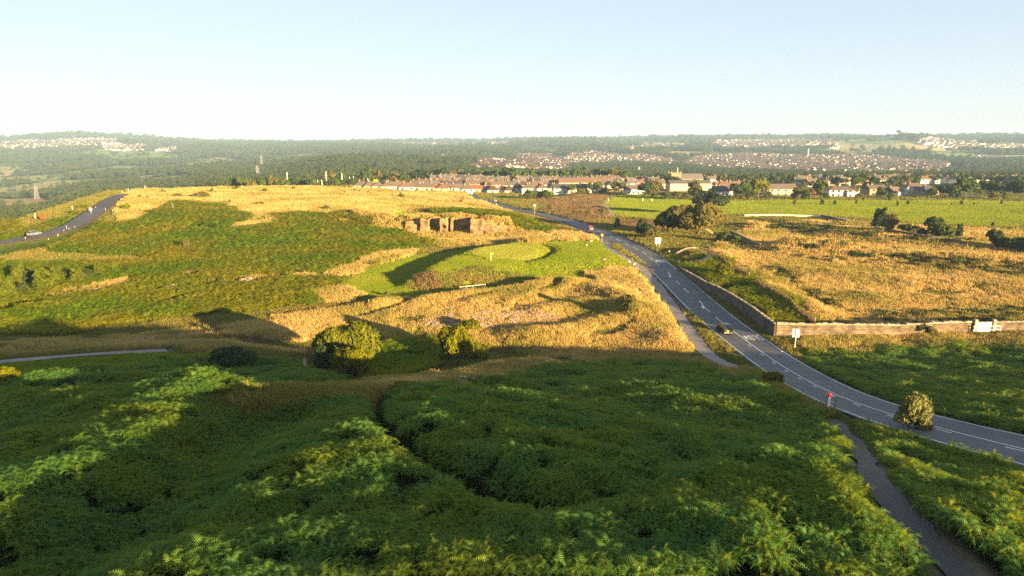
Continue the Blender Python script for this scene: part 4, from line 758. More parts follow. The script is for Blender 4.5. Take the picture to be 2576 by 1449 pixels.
# ------------------------------------------------------------------ the village
M_roofs = {k: plain('roof_' + k, c, .85, var=.2, scale=1.5) for k, c in (('brown', (.095, .075, .062)), ('red', (.19, .06, .04)), ('slate', (.05, .05, .056)), ('grey', (.09, .088, .085)), ('rust', (.12, .078, .056)))}
M_walls = {k: plain('wall_' + k, c, .85, var=.12, scale=1) for k, c in (('white', (.50, .47, .44)), ('cream', (.42, .34, .24)), ('stone', (.24, .17, .11)), ('pink', (.44, .32, .25)), ('brick', (.34, .15, .09)))}
HC_ = {}
def house_meshes(w, d, h, rh, roof, chim):
    k = (w, d, h, rh, roof, chim)
    if k in HC_: return HC_[k]
    e = .35; mb = MB(); wm = MB()
    wm.add([(-w, -d, -4), (w, -d, -4), (w, d, -4), (-w, d, -4), (-w, -d, h), (w, -d, h), (w, d, h), (-w, d, h)] + ([(-w, 0, h + rh - .06), (w, 0, h + rh - .06)] if roof == 'gable' else []), [(0, 1, 5, 4), (2, 3, 7, 6)] + ([(1, 2, 6, 9, 5), (3, 0, 4, 8, 7)] if roof == 'gable' else [(1, 2, 6, 5), (3, 0, 4, 7)]))
    r = w - d * .8 if roof == 'hip' else w + e; r = max(r, .6)
    V = [(-w - e, -d - e, h - .15), (w + e, -d - e, h - .15), (w + e, d + e, h - .15), (-w - e, d + e, h - .15), (-r, 0, h + rh), (r, 0, h + rh)]; V += [(a, b, c + .16) for a, b, c in V]
    mb.add(V, [(0, 4, 5, 1), (2, 5, 4, 3), (1, 5, 2), (3, 4, 0), (6, 7, 11, 10), (8, 9, 10, 11), (7, 8, 11), (9, 6, 10), (0, 1, 7, 6), (1, 2, 8, 7), (2, 3, 9, 8), (3, 0, 6, 9)])
    ch = []
    for c in range(chim):
        m = MB(); x = (-w * .8, w * .8, 0)[c] if roof == 'gable' else (-r * .9, r * .9, 0)[c]; m.box(x - .34, x + .34, -.3, .3, h + rh * .6, h + rh + .8); m.box(x - .42, x + .42, -.38, .38, h + rh + .8, h + rh + .92)
        for px in (-.18, .18): m.box(x + px - .09, x + px + .09, -.09, .09, h + rh + .92, h + rh + 1.25)
        ch.append(m.mesh('chimney', M_walls['stone']))
    win = []
    for fl in range(2 if h > 4 else 1):
        for x in ((-w * .55, w * .55) if w < 7 else (-w * .7, -w * .25, w * .25, w * .7)):
            m = MB(); z = 1.0 + fl * 2.6; m.box(x - .75, x + .75, -d - .03, -d + .05, z, z + 1.2); win.append(m.mesh('window', M_glass))
    m = MB(); m.box(-w - .03, -w + .05, -.6, .6, h - 1.7, h - .5); win.append(m.mesh('window', M_glass))
    HC_[k] = (wm.mesh('wall', M_walls['white']), mb.mesh('roof', M_roofs['brown']), ch, win); return HC_[k]
def house(p, rz, w, d, h, rh, roof, chim, wall, rc, label, group, name='house', windows=True):
    wm, rm, ch, win = house_meshes(w, d, h, rh, roof, chim); root = empty(name, p, rz, label, 'house', group)
    for nm, me, mt in (('wall', wm, M_walls[wall]), ('roof', rm, M_roofs[rc])):
        o = link(nm, me, root); o.material_slots[0].link = 'OBJECT'; o.material_slots[0].material = mt
        if nm == 'roof': rf = o
    for c in ch: link('chimney', c, rf)
    if windows:
        for q in win: link('window', q, root)
    return root
COLN = {'brown': 'brown', 'red': 'red', 'slate': 'slate', 'grey': 'grey', 'rust': 'rust brown'}
def row(q0, q1, n, kind, walls, roofs, desc, group, a0=0, seed=0, back=0):
    g = random.Random(seed)
    for i in range(n):
        t = (i + .5 + g.uniform(-.22, .22)) / n; qx = q0[0] + (q1[0] - q0[0]) * t; qy = q0[1] + (q1[1] - q0[1]) * t + g.uniform(-1.2, 1.2)
        Yr = back * (1 + .0004 * (qx - 1288)) + g.uniform(-9, 9) if back else None
        p = atY(qx, Yr) if back else at(qx, qy)[0]
        if kind == 'bungalow': w, d, h, rh, rf, ch = g.choice([(5.0, 4.2, 2.7, 2.8, 'hip', 1), (4.6, 4.0, 2.7, 3.1, 'gable', 1), (5.4, 4.2, 2.8, 2.7, 'hip', 1)])
        elif kind == 'semi': w, d, h, rh, rf, ch = g.choice([(5.6, 3.9, 4.6, 2.6, 'hip', 2), (5.4, 3.9, 4.6, 2.8, 'gable', 2), (4.0, 3.8, 4.4, 3.0, 'gable', 1)])
        else: w, d, h, rh, rf, ch = g.choice([(7.5, 4.0, 4.8, 2.8, 'gable', 2), (6.4, 4.0, 4.8, 2.6, 'gable', 2)])
        wl_, rc = g.choice(walls), g.choice(roofs); rz = a0 + g.uniform(-.25, .25) + (math.pi / 2 if g.random() < (.3 if kind != 'terrace' else .05) else 0)
        house(p, rz, w, d, h, rh, rf, ch, wl_, rc, f'{COLN[rc]} {"hipped" if rf == "hip" else "gabled"} {wl_} {kind} {desc}', group)
ALLW = ['white', 'white', 'cream', 'pink', 'stone']
row((905, 475), (1290, 487), 21, 'bungalow', ['white', 'white', 'pink', 'cream'], ['brown', 'brown', 'rust', 'brown', 'brown', 'brown', 'brown', 'red'], 'on the heath edge', 'houses along the heath edge', .1, 1)
row((800, 470), (900, 472), 5, 'bungalow', ['white', 'cream'], ['brown', 'grey'], 'by the pole field', 'houses by the pole field', .2, 2)
row((1060, 470), (1500, 480), 22, 'semi', ['white', 'pink', 'white', 'cream'], ['rust', 'brown', 'brown', 'slate', 'grey', 'brown'], 'in the second village row', 'houses in the second village row', -.1, 3, 560)
row((1040, 462), (1560, 470), 21, 'semi', ALLW, ['brown', 'slate', 'grey', 'grey', 'brown', 'rust', 'brown'], 'in the third village row', 'houses in the third village row', .1, 4, 605)
row((1090, 456), (1560, 462), 17, 'terrace', ['stone', 'stone', 'cream', 'pink'], ['grey', 'brown', 'slate'], 'in the back village row', 'stone terraces at the back of the village', .05, 5, 655)
row((1100, 450), (1600, 458), 13, 'terrace', ['stone', 'cream'], ['grey', 'slate'], 'under the village tree belt', 'stone terraces under the tree belt', -.05, 6, 705)
row((1295, 487), (1480, 488), 9, 'semi', ['white', 'pink', 'cream'], ['brown', 'rust', 'slate'], 'nearest the brown heath', 'houses nearest the brown heath', 0, 7)
row((1495, 478), (1760, 478), 11, 'semi', ['white', 'cream', 'stone'], ['brown', 'grey', 'rust'], 'among trees by the church', 'houses among the trees by the church', .2, 8, 520)
row((1580, 460), (1790, 462), 11, 'terrace', ['stone', 'white', 'cream'], ['brown', 'grey'], 'behind the church trees', 'houses behind the church trees', .1, 9, 600)
row((1790, 486), (1910, 486), 6, 'semi', ['white', 'white', 'brick'], ['slate', 'rust', 'brown'], 'left of the cream block', 'houses left of the cream block', .2, 10, 470)
row((1990, 478), (2600, 480), 22, 'semi', ['stone', 'white', 'brick', 'cream'], ['brown', 'slate', 'brown', 'rust'], 'in the second row right of the village', 'houses in the second row on the right', .15, 11, 500)
row((2000, 470), (2600, 470), 22, 'terrace', ['stone', 'stone', 'cream', 'white'], ['brown', 'slate', 'slate'], 'in the third row right of the village', 'terraces in the third row on the right', -.1, 12, 555)
row((2080, 462), (2620, 462), 22, 'terrace', ['stone', 'stone', 'cream'], ['slate', 'grey', 'brown'], 'in the fourth row right of the village', 'terraces in the fourth row on the right', .05, 13, 615)
row((1960, 455), (2620, 456), 24, 'terrace', ['stone', 'cream'], ['slate', 'grey', 'brown'], 'in the back row right of the village', 'terraces in the back row on the right', .05, 14, 690)
def oneh(qx, qy, rz, dims, roof, chim, wall, rc, label): return house(at(qx, qy)[0], rz, *dims, roof, chim, wall, rc, label, 'houses facing the right fairway')
oneh(1960, 493, .05, (10.5, 4.4, 5.2, 3.2), 'gable', 1, 'cream', 'brown', 'long cream two storey block facing the right fairway')
oneh(2110, 495, -.1, (8.2, 5.0, 5.0, 2.2), 'hip', 1, 'white', 'brown', 'large white house with brown hipped roof facing the right fairway')
oneh(2138, 496, .1, (4.2, 3.6, 4.2, .7), 'hip', 0, 'white', 'grey', 'small white flat topped wing beside the large white house')
oneh(2198, 492, .1, (6.6, 5.0, 5.2, 2.2), 'gable', 1, 'stone', 'brown', 'brown stone house behind a telegraph pole, facing the right fairway')
oneh(2248, 494, .5, (6.0, 4.6, 3.2, 3.4), 'gable', 1, 'white', 'brown', 'low white gabled bungalow facing the right fairway')
oneh(2296, 488, 0, (7.0, 4.6, 5.0, 2.8), 'hip', 1, 'white', 'brown', 'half white half brick house facing the right fairway')
oneh(2330, 490, .2, (6.0, 4.6, 3.4, 3.2), 'hip', 1, 'stone', 'slate', 'dark roofed stone bungalow right of the half white house')
oneh(1812, 494, .5, (7.0, 4.4, 4.2, 3.0), 'gable', 1, 'white', 'slate', 'white gabled house with blue slate roof by the fairway end')
oneh(1595, 489, .1, (7.0, 4.6, 4.0, 2.8), 'gable', 2, 'white', 'brown', 'white gabled house alone among trees left of the church tower')
def longb(qx, Y, w, d, h, rh, wall, rc, label, name='hall'):
    p = atY(qx, Y); r = house(p, .05, w, d, h, rh, 'gable', 0, wall, rc, label, None, name, False); r['category'] = 'hall'; return r
longb(1728, 560, 17, 7, 6.0, 2.2, 'cream', 'grey', 'long pale grey roofed hall right of the church tower'); longb(1445, 575, 14, 5, 6.5, 3.5, 'cream', 'rust', 'long rust roofed school building in the village'); longb(1490, 580, 13, 5, 6.0, 3.4, 'cream', 'rust', 'second long rust roofed building right of the school'); longb(1553, 590, 17, 6, 6.0, .8, 'stone', 'grey', 'long low flat roofed building left of the church tower')
# church
def church():
    p = atY(1692, 640); root = empty('church', p, .1, 'brown stone church tower with a thin pole rising above the village', 'church'); zt = HC - 640 * slope(433) - p.z; m = MB(); a = 4.4
    m.box(-a, a, -a, a, -2, zt - 1.4); m.build('tower', M_walls['stone'], root); m = MB()
    for i in range(5):
        for s_ in (-1, 1):
            x = -a + .7 + i * (2 * a - 1.4) / 4; m.box(x - .5, x + .5, s_ * a - .3, s_ * a + .3, zt - 1.4, zt - .3); m.box(s_ * a - .3, s_ * a + .3, x - .5, x + .5, zt - 1.4, zt - .3)
    for x in (-a, a):
        for y in (-a, a): m.box(x - .5, x + .5, y - .5, y + .5, zt - 1.39, zt + 1.2, taper=.3)
    m.build('parapet', M_walls['stone'], root)
    for x in (-1.6, 1.6): m = MB(); m.box(x - .8, x + .8, -a - .05, -a + .2, zt - 7, zt - 3); m.build('belfry_opening', M_black, root)
    m = MB(); m.tube([(a * .6, 0, zt - 1.4), (a * .6, 0, zt + 4)], .25, 5); m.build('flagpole', M_white, root)
    m = MB(); m.box(a, 26, -4.5, 4.5, -2, 7); m.build('nave', M_walls['stone'], root); m = MB(); m.add([(a, -5, 7), (26.4, -5, 7), (26.4, 5, 7), (a, 5, 7), (a, 0, 11.5), (26.4, 0, 11.5)], [(0, 1, 5, 4), (2, 3, 4, 5), (1, 2, 5), (3, 0, 4), (0, 3, 2, 1)]); m.build('nave_roof', M_roofs['grey'], root)
church()
# village trees
VT = [(1335, 503, 26, 44, 'oak', 0), (1358, 503, 20, 30, 'olive', 0), (1374, 504, 22, 38, 'oak', 0), (1385, 481, 17, 22, 'oak', 0), (1438, 490, 27, 24, 'oak', 0), (1462, 492, 16, 26, 'olive', 0), (1483, 490, 32, 18, 'oak', 0), (1503, 487, 29, 28, 'oak', 0), (1518, 491, 18, 24, 'oak', 0), (1563, 487, 30, 32, 'oak', 0), (1545, 484, 24, 20, 'oak', 0), (1620, 497, 40, 34, 'dark', 0), (1645, 494, 38, 40, 'olive', 0), (1640, 499, 20, 26, 'olive', 0), (1675, 503, 18, 26, 'oak', 0), (1695, 478, 37, 44, 'dark', 0), (1700, 503, 18, 26, 'olive', 0), (1722, 503, 16, 24, 'oak', 0), (1745, 502, 44, 42, 'olive', 0), (1765, 504, 26, 24, 'dark', 0), (1790, 505, 30, 30, 'dark', 0), (1808, 507, 16, 22, 'oak', 0), (1834, 507, 14, 20, 'oak', 0),
 (1850, 502, 44, 34, 'dark', 0), (1872, 502, 47, 36, 'oak', 0), (1906, 500, 55, 58, 'willow', 0), (1888, 504, 22, 30, 'oak', 0), (1934, 503, 18, 22, 'oak', 0), (2007, 502, 32, 28, 'olive', 0), (2038, 503, 28, 22, 'rust', 0), (2062, 503, 50, 40, 'oak', 0), (2026, 504, 20, 24, 'dark', 0), (2078, 504, 16, 20, 'oak', 0), (1996, 502, 16, 18, 'oak', 0), (2160, 502, 14, 20, 'olive', 0), (2217, 499, 24, 30, 'oak', 0), (2240, 502, 14, 18, 'oak', 0), (2342, 500, 26, 24, 'dark', 0), (2372, 499, 34, 34, 'dark', 0), (2398, 500, 34, 36, 'oak', 0), (2427, 500, 50, 62, 'oak', 0), (2400, 502, 20, 30, 'dark', 0), (2480, 500, 46, 44, 'oak', 0), (2510, 500, 36, 40, 'dark', 0), (2497, 504, 20, 26, 'olive', 0), (2545, 503, 46, 40, 'dark', 0), (2570, 504, 50, 40, 'oak', 0), (2530, 505, 16, 22, 'willow', 0),
 (844, 474, 22, 24, 'oak', 0), (1210, 480, 12, 12, 'olive', 0), (1075, 478, 10, 12, 'olive', 0), (1130, 482, 11, 14, 'oak', 0)]
for i, (x, y, h, w, lf, _) in enumerate(VT):
    T('broadleaf_tree', x, y, h, w, 'round' if h > 24 else 'bush', lf, {'oak': 'mid green', 'dark': 'dark green', 'olive': 'olive', 'willow': 'bright green', 'rust': 'orange brown'}[lf] + (' tall tree' if h > 30 else ' tree' if h > 20 else ' low bushy tree') + (' beside the right fairway' if x > 1650 else ' in front of the village'), 'tree', 1000 if h > 30 else 700, .075, 200 + i, group='trees along the front of the village')
g = random.Random(77)
BT = [(x, 520 + g.uniform(-12, 25), g.uniform(440, 450), g.uniform(24, 40)) for x in range(588, 800, 13)] + [(x, g.uniform(730, 790), g.uniform(430, 438), g.uniform(26, 42)) for x in range(820, 1060, 16)] + [(x, g.uniform(720, 770), g.uniform(421, 432), g.uniform(28, 44)) for x in range(1050, 1300, 12)] + [(x, g.uniform(730, 770), g.uniform(419, 430), g.uniform(30, 46)) for x in range(1300, 1580, 15)] + [(x, g.uniform(660, 760), g.uniform(432, 444), g.uniform(24, 36)) for x in range(1590, 1990, 22)] + [(x, g.uniform(560, 800), g.uniform(430, 446), g.uniform(22, 36)) for x in range(2000, 2600, 24)] + [(926, 640, 421, 40), (950, 650, 426, 34), (834, 600, 429, 34), (866, 600, 432, 28), (996, 600, 442, 26), (1020, 600, 434, 32)]
NB = len(BT); BT += [(g.uniform(900, 1560), yy, yy2 + g.uniform(-2, 3), g.uniform(12, 22)) for yy, yy2 in ((540, 473), (575, 466), (625, 458), (675, 451)) for _ in range(20)] + [(g.uniform(1990, 2600), yy, yy2 + g.uniform(-3, 3), g.uniform(14, 26)) for yy, yy2 in ((480, 474), (528, 464), (585, 456), (650, 450)) for _ in range(10)]
for i, (x, yd, tp, w) in enumerate(BT):
    lf = g.choice(['oak', 'oak', 'olive', 'dark']); T('broadleaf_tree', x, 0, 30, w, 'round', lf, {'oak': 'mid green', 'dark': 'dark green', 'olive': 'olive'}[lf] + ' tree in the ' + ('village gardens' if i >= NB else 'ridge belt left of the poles' if x < 810 else 'belt behind the village' if x < 1600 else 'gardens right of the church'), 'tree', 700, .085, 300 + i, Y=yd, top=tp, group='tree belt behind the village')
# ------------------------------------------------------------------ walls, fences, gates
def wall(name, q, h, thick, label, step=1.0, mat=M_stone, jag=.12, H=None, cope=True):
    P, _ = hit(*np.array(q, float).T, hgt); P = resample(P, step); n = normals2(P); z = hgt(P[:, 0], P[:, 1]); L = np.r_[0, np.cumsum(np.hypot(*np.diff(P[:, :2], axis=0).T))]
    if len(z) > 6:
        for _ in range(6): z[1:-1] = (z[:-2] + 2 * z[1:-1] + z[2:]) / 4
    hh = np.interp(np.linspace(0, 1, len(P)), np.linspace(0, 1, len(h)), h) if hasattr(h, '__len__') else np.full(len(P), h); zt = z + hh
    o0 = Vector((P[0][0], P[0][1], z[0])); A = np.c_[P[:, :2] - n * thick / 2, z - .8] - o0; B = np.c_[P[:, :2] + n * thick / 2, z - .8] - o0; A2 = np.c_[P[:, :2] - n * thick * .36, zt] - o0; B2 = np.c_[P[:, :2] + n * thick * .36, zt] - o0
    m = len(P); V = np.concatenate([A, B, A2, B2]); i = np.arange(m - 1); f = lambda a, b: np.stack([i + a * m, i + 1 + a * m, i + 1 + b * m, i + b * m], 1)
    F = np.concatenate([f(0, 2), f(2, 3), f(3, 1), [[0, m, 3 * m, 2 * m], [m - 1, 3 * m - 1, 4 * m - 1, 2 * m - 1]]]); root = empty(name, o0, 0, label, 'wall')
    me = npmesh('wall_body', V, F, mat); uv = me.uv_layers.new(name='UVMap'); li = np.empty(len(me.loops), np.int32); me.loops.foreach_get('vertex_index', li)
    uvs = np.stack([L[li % m], V[li, 2] - z[li % m] + o0.z], 1); uv.data.foreach_set('uv', uvs.astype(np.float32).ravel()); link('wall_body', me, root)
    if cope:
        mb = MB(); g = random.Random(len(P)); s_ = 0
        while s_ < L[-1] - .3:
            w = g.uniform(.3, .7); c = np.array([np.interp(s_ + w / 2, L, P[:, k]) for k in (0, 1)]); k = min(int(s_ / L[-1] * (m - 1)), m - 1); M = Matrix.Translation((c[0] - o0.x, c[1] - o0.y, np.interp(s_ + w / 2, L, zt) - o0.z)) @ Matrix.Rotation(math.atan2(-n[k][0], n[k][1]) , 4, 'Z')
            mb.box(-w / 2, w / 2, -thick * .5, thick * .5, 0.004, .12 + g.uniform(0, jag), M); s_ += w + .02
        mb.build('coping', M_cope, root)
    return root
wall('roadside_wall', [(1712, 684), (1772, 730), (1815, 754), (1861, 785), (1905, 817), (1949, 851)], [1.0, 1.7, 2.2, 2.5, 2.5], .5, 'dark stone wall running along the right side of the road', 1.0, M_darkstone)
wall('boundary_wall', [(1951, 850), (2050, 852), (2200, 851), (2320, 848), (2450, 844)], 2.35, .5, 'long sunlit stone boundary wall across the right field', jag=.3); wall('boundary_wall', [(2492, 843), (2576, 842), (2700, 842)], 2.3, .5, 'sunlit stone wall right of the white gate panel')
wall('field_wall', [(1838, 592), (1870, 606), (1913, 627)], 1.5, .5, 'short dark stone wall behind the green bushes'); wall('field_wall', [(2199, 580), (2270, 594), (2344, 606), (2420, 620)], 1.4, .5, 'dark field wall under the hawthorns')
wall('pale_wall', [(1873, 547), (1960, 546), (2064, 549)], 1.3, .5, 'pale sunlit wall along the near edge of the right fairway', 2, M_cream, cope=False); wall('field_wall', [(2066, 549), (2100, 556), (2132, 564)], 1.6, .9, 'grey rubble wall end beside the pale wall', 1); wall('field_wall', [(1800, 636), (1752, 630), (1700, 644)], .8, .5, 'low broken stone wall beside the gravel drive')
def fence(name, q, label, posts=2.0, h=1.6, boards=True, rails=0, mat=M_wood):
    P, _ = hit(*np.array(q, float).T, hgt); P = resample(P, posts); z = hgt(P[:, 0], P[:, 1]); o0 = Vector((P[0][0], P[0][1], z[0])); root = empty(name, o0, 0, label, 'fence'); bd = MB(); rl = MB()
    for i in range(len(P)):
        m = MB(); m.box(-.06, .06, -.06, .06, -.3, h + .1); o = m.build('post', mat, root, Vector((P[i][0], P[i][1], z[i])) - o0)
        if i + 1 < len(P):
            a = Vector((P[i][0], P[i][1], z[i])) - o0; b = Vector((P[i + 1][0], P[i + 1][1], z[i + 1])) - o0; ang = math.atan2(b.y - a.y, b.x - a.x); L = (b - a).length; k = int(L / .16)
            if boards:
                for j in range(k):
                    c = a.lerp(b, (j + .5) / k); bd.box(-.07, .07, .07, .095, -.1, h - .1 * random.random() , Matrix.Translation(c) @ Matrix.Rotation(ang, 4, 'Z'))
            for rz_ in range(rails): rl.tube([a + Vector((0, 0, h * (.55 + .42 * rz_))), b + Vector((0, 0, h * (.55 + .42 * rz_)))], .05, 4)
    if boards: bd.build('boards', mat, root)
    if rails: rl.build('rail', mat, root)
    return root
fence('timber_fence', [(1789, 645), (1812, 662), (1842, 686), (1884, 706)], 'upper length of brown timber fence on the bank above the road', h=2.0); fence('timber_fence', [(1905, 726), (1920, 732), (1962, 760), (1986, 774), (2002, 796), (2026, 811), (2048, 826)], 'lower length of brown timber fence curving down to the boundary wall', h=2.0)
fence('post_fence', [(1775, 582), (1784, 588), (1793, 594), (1802, 599)], 'short row of pale fence posts beside the broad olive tree', 2.2, 1.4, False, 0, M_pale); fence('post_fence', [(1829, 620), (1845, 625), (1862, 628), (1900, 630)], 'pale post and rail fence by the dark stone wall', 3.0, 1.3, False, 1, M_pale)
def rail(name, q, h, label, n, mat, rails=(.5, 1.0), cat='railing'):
    a, b = at(*q[0])[0], at(*q[1])[0]; root = empty(name, a, 0, label, cat)
    for i in range(n): c = a.lerp(b, i / (n - 1)) - a; m = MB(); m.box(-.06, .06, -.06, .06, -.2, h); m.build('post', mat, root, c)
    for r in rails: m = MB(); m.tube([(0, 0, h * r - .05), (b - a) + Vector((0, 0, h * r - .05))], .07, 6); m.build('rail', mat, root)
    return root
rail('bridge_railing', ((1157, 732), (1221, 725)), .95, 'white two bar wooden railing below the golf green', 5, M_cream); rail('barrier_rail', ((2078, 1024), (2099, 1030)), 1.3, 'grey tubular barrier rail behind the red topped post', 2, M_grey, (.98, .55)); rail('metal_rail', ((1158, 964), (1194, 969)), .9, 'low grey metal rail in the tan grass above the bracken', 2, M_grey, (.98,))
def gate():
    a, b = at(2451, 846)[0], at(2493, 846)[0]; root = empty('gate', a, math.atan2(b.y - a.y, b.x - a.x), 'white boarded gate in the long boundary wall', 'gate'); L = (b - a).length
    for i in (0, 1): m = MB(); m.box(i * L / 2 + .12 + .03, (i + 1) * L / 2 - .03 + .0, -.05, .05, .05, 2.5); m.build('panel', M_white, root)
    for x in (-.15, L + .15): m = MB(); m.box(x - .25, x + .25, -.3, .3, -.3, 3.0); m.build('pier', M_cope, root)
    for z in (1.3, 1.9): m = MB(); m.tube([(-.8, -.55, z), (L + 1.2, -.55, z)], .05, 6); m.build('bar', M_white, root)
    for x in (-.6, L + 1): m = MB(); m.tube([(x, -.55, -.2), (x, -.55, 2.0)], .06, 6); m.build('bar_post', M_white, root)
gate()
# ------------------------------------------------------------------ signs and posts
def board_sign(qx, qy, hpx, bw, bh, posts, label, two=False):
    p, t = at(qx, qy); H = hpx / FQ * t; root = empty('road_sign', p, -math.atan2(p.x, p.y) * .6, label, 'road sign')
    for x in posts: m = MB(); m.tube([(x, 0, -.3), (x, 0, H - (.02 if two else bh * .5))], .06, 8); m.build('post', M_grey if not two else M_white, root)
    if two:
        for s_ in (-1, 1): m = MB(); m.box(s_ * (bw / 4 + .06) - bw / 4 + .03, s_ * (bw / 4 + .06) + bw / 4 - .03, .07, .10, H - bh, H); m.build('panel', M_white, root)
    else: m = MB(); m.box(-bw / 2, bw / 2, .07, .10, H - bh, H); m.build('panel', M_white, root, bevel=.01)
    return root
board_sign(1654.5, 625, 27, 1.75, 1.85, (-.45, .45), 'white sign board on two posts on the verge near the olive tree'); board_sign(1999, 879, 53, .95, 1.35, (0,), 'white sign split by its single post in front of the boundary wall', True)
def round_sign(qx, qy, hpx, label, r=.38, face=M_white, name='road_sign', post=M_grey):
    p, t = at(qx, qy); H = hpx / FQ * t; root = empty(name, p, 0, label, 'road sign'); m = MB(); m.tube([(0, 0, -.3), (0, 0, H)], .07, 6); m.build('post', post, root)
    m = MB(); m.tube([(0, -.12, H - r * .3), (0, -.07, H - r * .3)], r, 16); m.build('disc', face, root); return root
round_sign(1345, 540, 24, 'round white sign on a pale post beside the far bend of the road', .55, post=M_pale); round_sign(1514, 612, 22, 'small yellow sign on a post beside the footpath', .34, M_yellow); round_sign(229.5, 537, 12, 'round white sign by the left hill road', .6); round_sign(1187, 492, 8, 'round white sign where the road enters the village', .9); round_sign(1179, 491, 8, 'second round white sign, on the left of the village road', .8)
def post(name, qx, qy, hpx, r, mat, label, cat='post', cap=None, Y=None, top=None):
    if Y: p = atY(qx, Y); H = HC - Y * slope(top) - p.z
    else: p, t = at(qx, qy); H = hpx / FQ * t
    root = empty(name, p, 0, label, cat); m = MB(); m.tube([(0, 0, -.3), (0, 0, H * (1 - (.17 if cap else 0)))], [r, r * .85], 8); m.build('shaft', mat, root)
    if cap: m = MB(); m.tube([(0, 0, H * .831), (0, 0, H)], r * 1.25, 10); m.build('cap', cap, root)
    return root
post('marker_post', 2083, 1036, 49, .13, M_white, 'white marker post with a red cap at the road edge', cap=M_red)
for x, y, h in ((265.5, 529, 5), (241, 524, 4), (174, 578, 4), (161, 582, 4), (188, 573, 4), (146, 594, 6), (122, 604, 5), (64, 602, 6), (168, 576, 8)): post('road_marker', x, y, h, .09, M_pale, 'short white marker post along the left hill road').__setitem__('group', 'markers along the hill road')
for x, y, h, l in ((324, 488, 15, 'tall pale pole at the crest of the left hill road'), (366, 480, 13, 'pale pole on the golden ridge right of the hill road crest'), (308, 489, 9, 'thin pole left of the hill road crest'), (90, 555, 19, 'leaning telegraph pole on the bracken bank at far left'), (183, 531, 13, 'pale pole among the trees below the hill road')): post('pole', x, y, h, .22, M_pale, l, 'pole')
post('telegraph_pole', 2159, 500, 26, .16, M_pale, 'telegraph pole left of the brown stone house', 'pole'); post('stone_gatepost', 1683, 640, 10, .3, M_boulder, 'pale stone gatepost at the end of the gravel drive')
for i, (x, Yd, tp) in enumerate([(826, 560, 431), (865, 575, 436), (884, 600, 444), (893.5, 600, 444), (919, 620, 449), (929, 620, 449), (804, 540, 453), (814.5, 540, 453), (729, 530, 433), (786, 540, 448)]): post('pitch_pole', x, 0, 0, .19, M_white, 'tall white pole at the playing field left of the village', 'pole', None, Yd, tp)['group'] = 'poles at the playing field'
p = atY(949, 610); root = empty('notice_board', p, 0, 'yellow board at the far side of the playing field', 'board'); zt = HC - 610 * slope(452) - p.z
m = MB(); m.box(-2, 2, -.05, .05, zt - 2, zt); m.build('panel', M_yellow, root)
for x in (-1.5, 1.5): m = MB(); m.box(x - .08, x + .08, .06, .2, -.2, zt); m.build('post', M_grey, root)
# golf things
p, t = at(1235, 657); root = empty('golf_flag', p, 0, 'yellow flag on a white pin in the putting green', 'flag'); m = MB(); m.tube([(0, 0, -.1), (0, 0, 2.2)], .04, 6); m.build('pin', M_white, root); m = MB(); m.box(0.03, .6, -.015, .015, 1.7, 2.15, taper=.8); m.build('flag', M_yellow, root)
p, t = at(1521, 660); root = empty('tee_sign', p, -.2, 'small black and white tee board on the golf green', 'sign'); m = MB(); m.box(-.4, .4, -.04, .04, .3, 1.0); m.build('panel', M_black, root)
for x in (-.32, .32): m = MB(); m.box(x - .05, x + .05, .045, .12, -.1, .9); m.build('leg', M_white, root)
m = MB(); m.box(-.3, .3, -.055, -.045, .72, .88); m.build('plate', M_white, root)
for x, y in ((1582, 660), (1585, 662), (1594, 669), (1597, 666), (1486, 610), (1489, 608), (1494, 606), (1476, 619)): post('tee_marker', x, y, 5, .10, M_white, 'short white marker stake on the fairway edge by the road').__setitem__('group', 'marker stakes on the fairway edge')
for x, y in ((1617, 506), (1640, 507), (1530, 506)): post('fairway_marker', x, y, 7, .2, M_white, 'white stake on the right fairway')['group'] = 'stakes on the right fairway'
# boulders
def boulder(qx, qy, wpx, label):
    p, t = at(qx, qy); w = wpx / FQ * t / 2; bm = bmesh.new(); bmesh.ops.create_icosphere(bm, subdivisions=3, radius=1); g = random.Random(int(qx))
    o = [Vector((g.uniform(-1, 1), g.uniform(-1, 1), g.uniform(-.3, 1))).normalized() for _ in range(9)]
    for v in bm.verts:
        d = v.co.normalized(); c = min([1.0] + [.78 / max(.01, d.dot(k)) for k in o if d.dot(k) > .05]); v.co = Vector((d.x * w, d.y * w * .8, d.z * w * .75)) * c
    me = bpy.data.meshes.new('boulder'); bm.to_mesh(me); bm.free(); me.materials.append(M_boulder); tag(link('boulder', me, None, p + Vector((0, 0, w * .3))), label, 'boulder')
boulder(2029, 663, 17, 'pale boulder at the foot of a scrubby mound in the right field'); boulder(2048, 664, 8, 'smaller pale boulder right of the larger one in the right field'); boulder(1999 - 33, 887, 9, 'flat pale stone on the verge left of the split white sign')
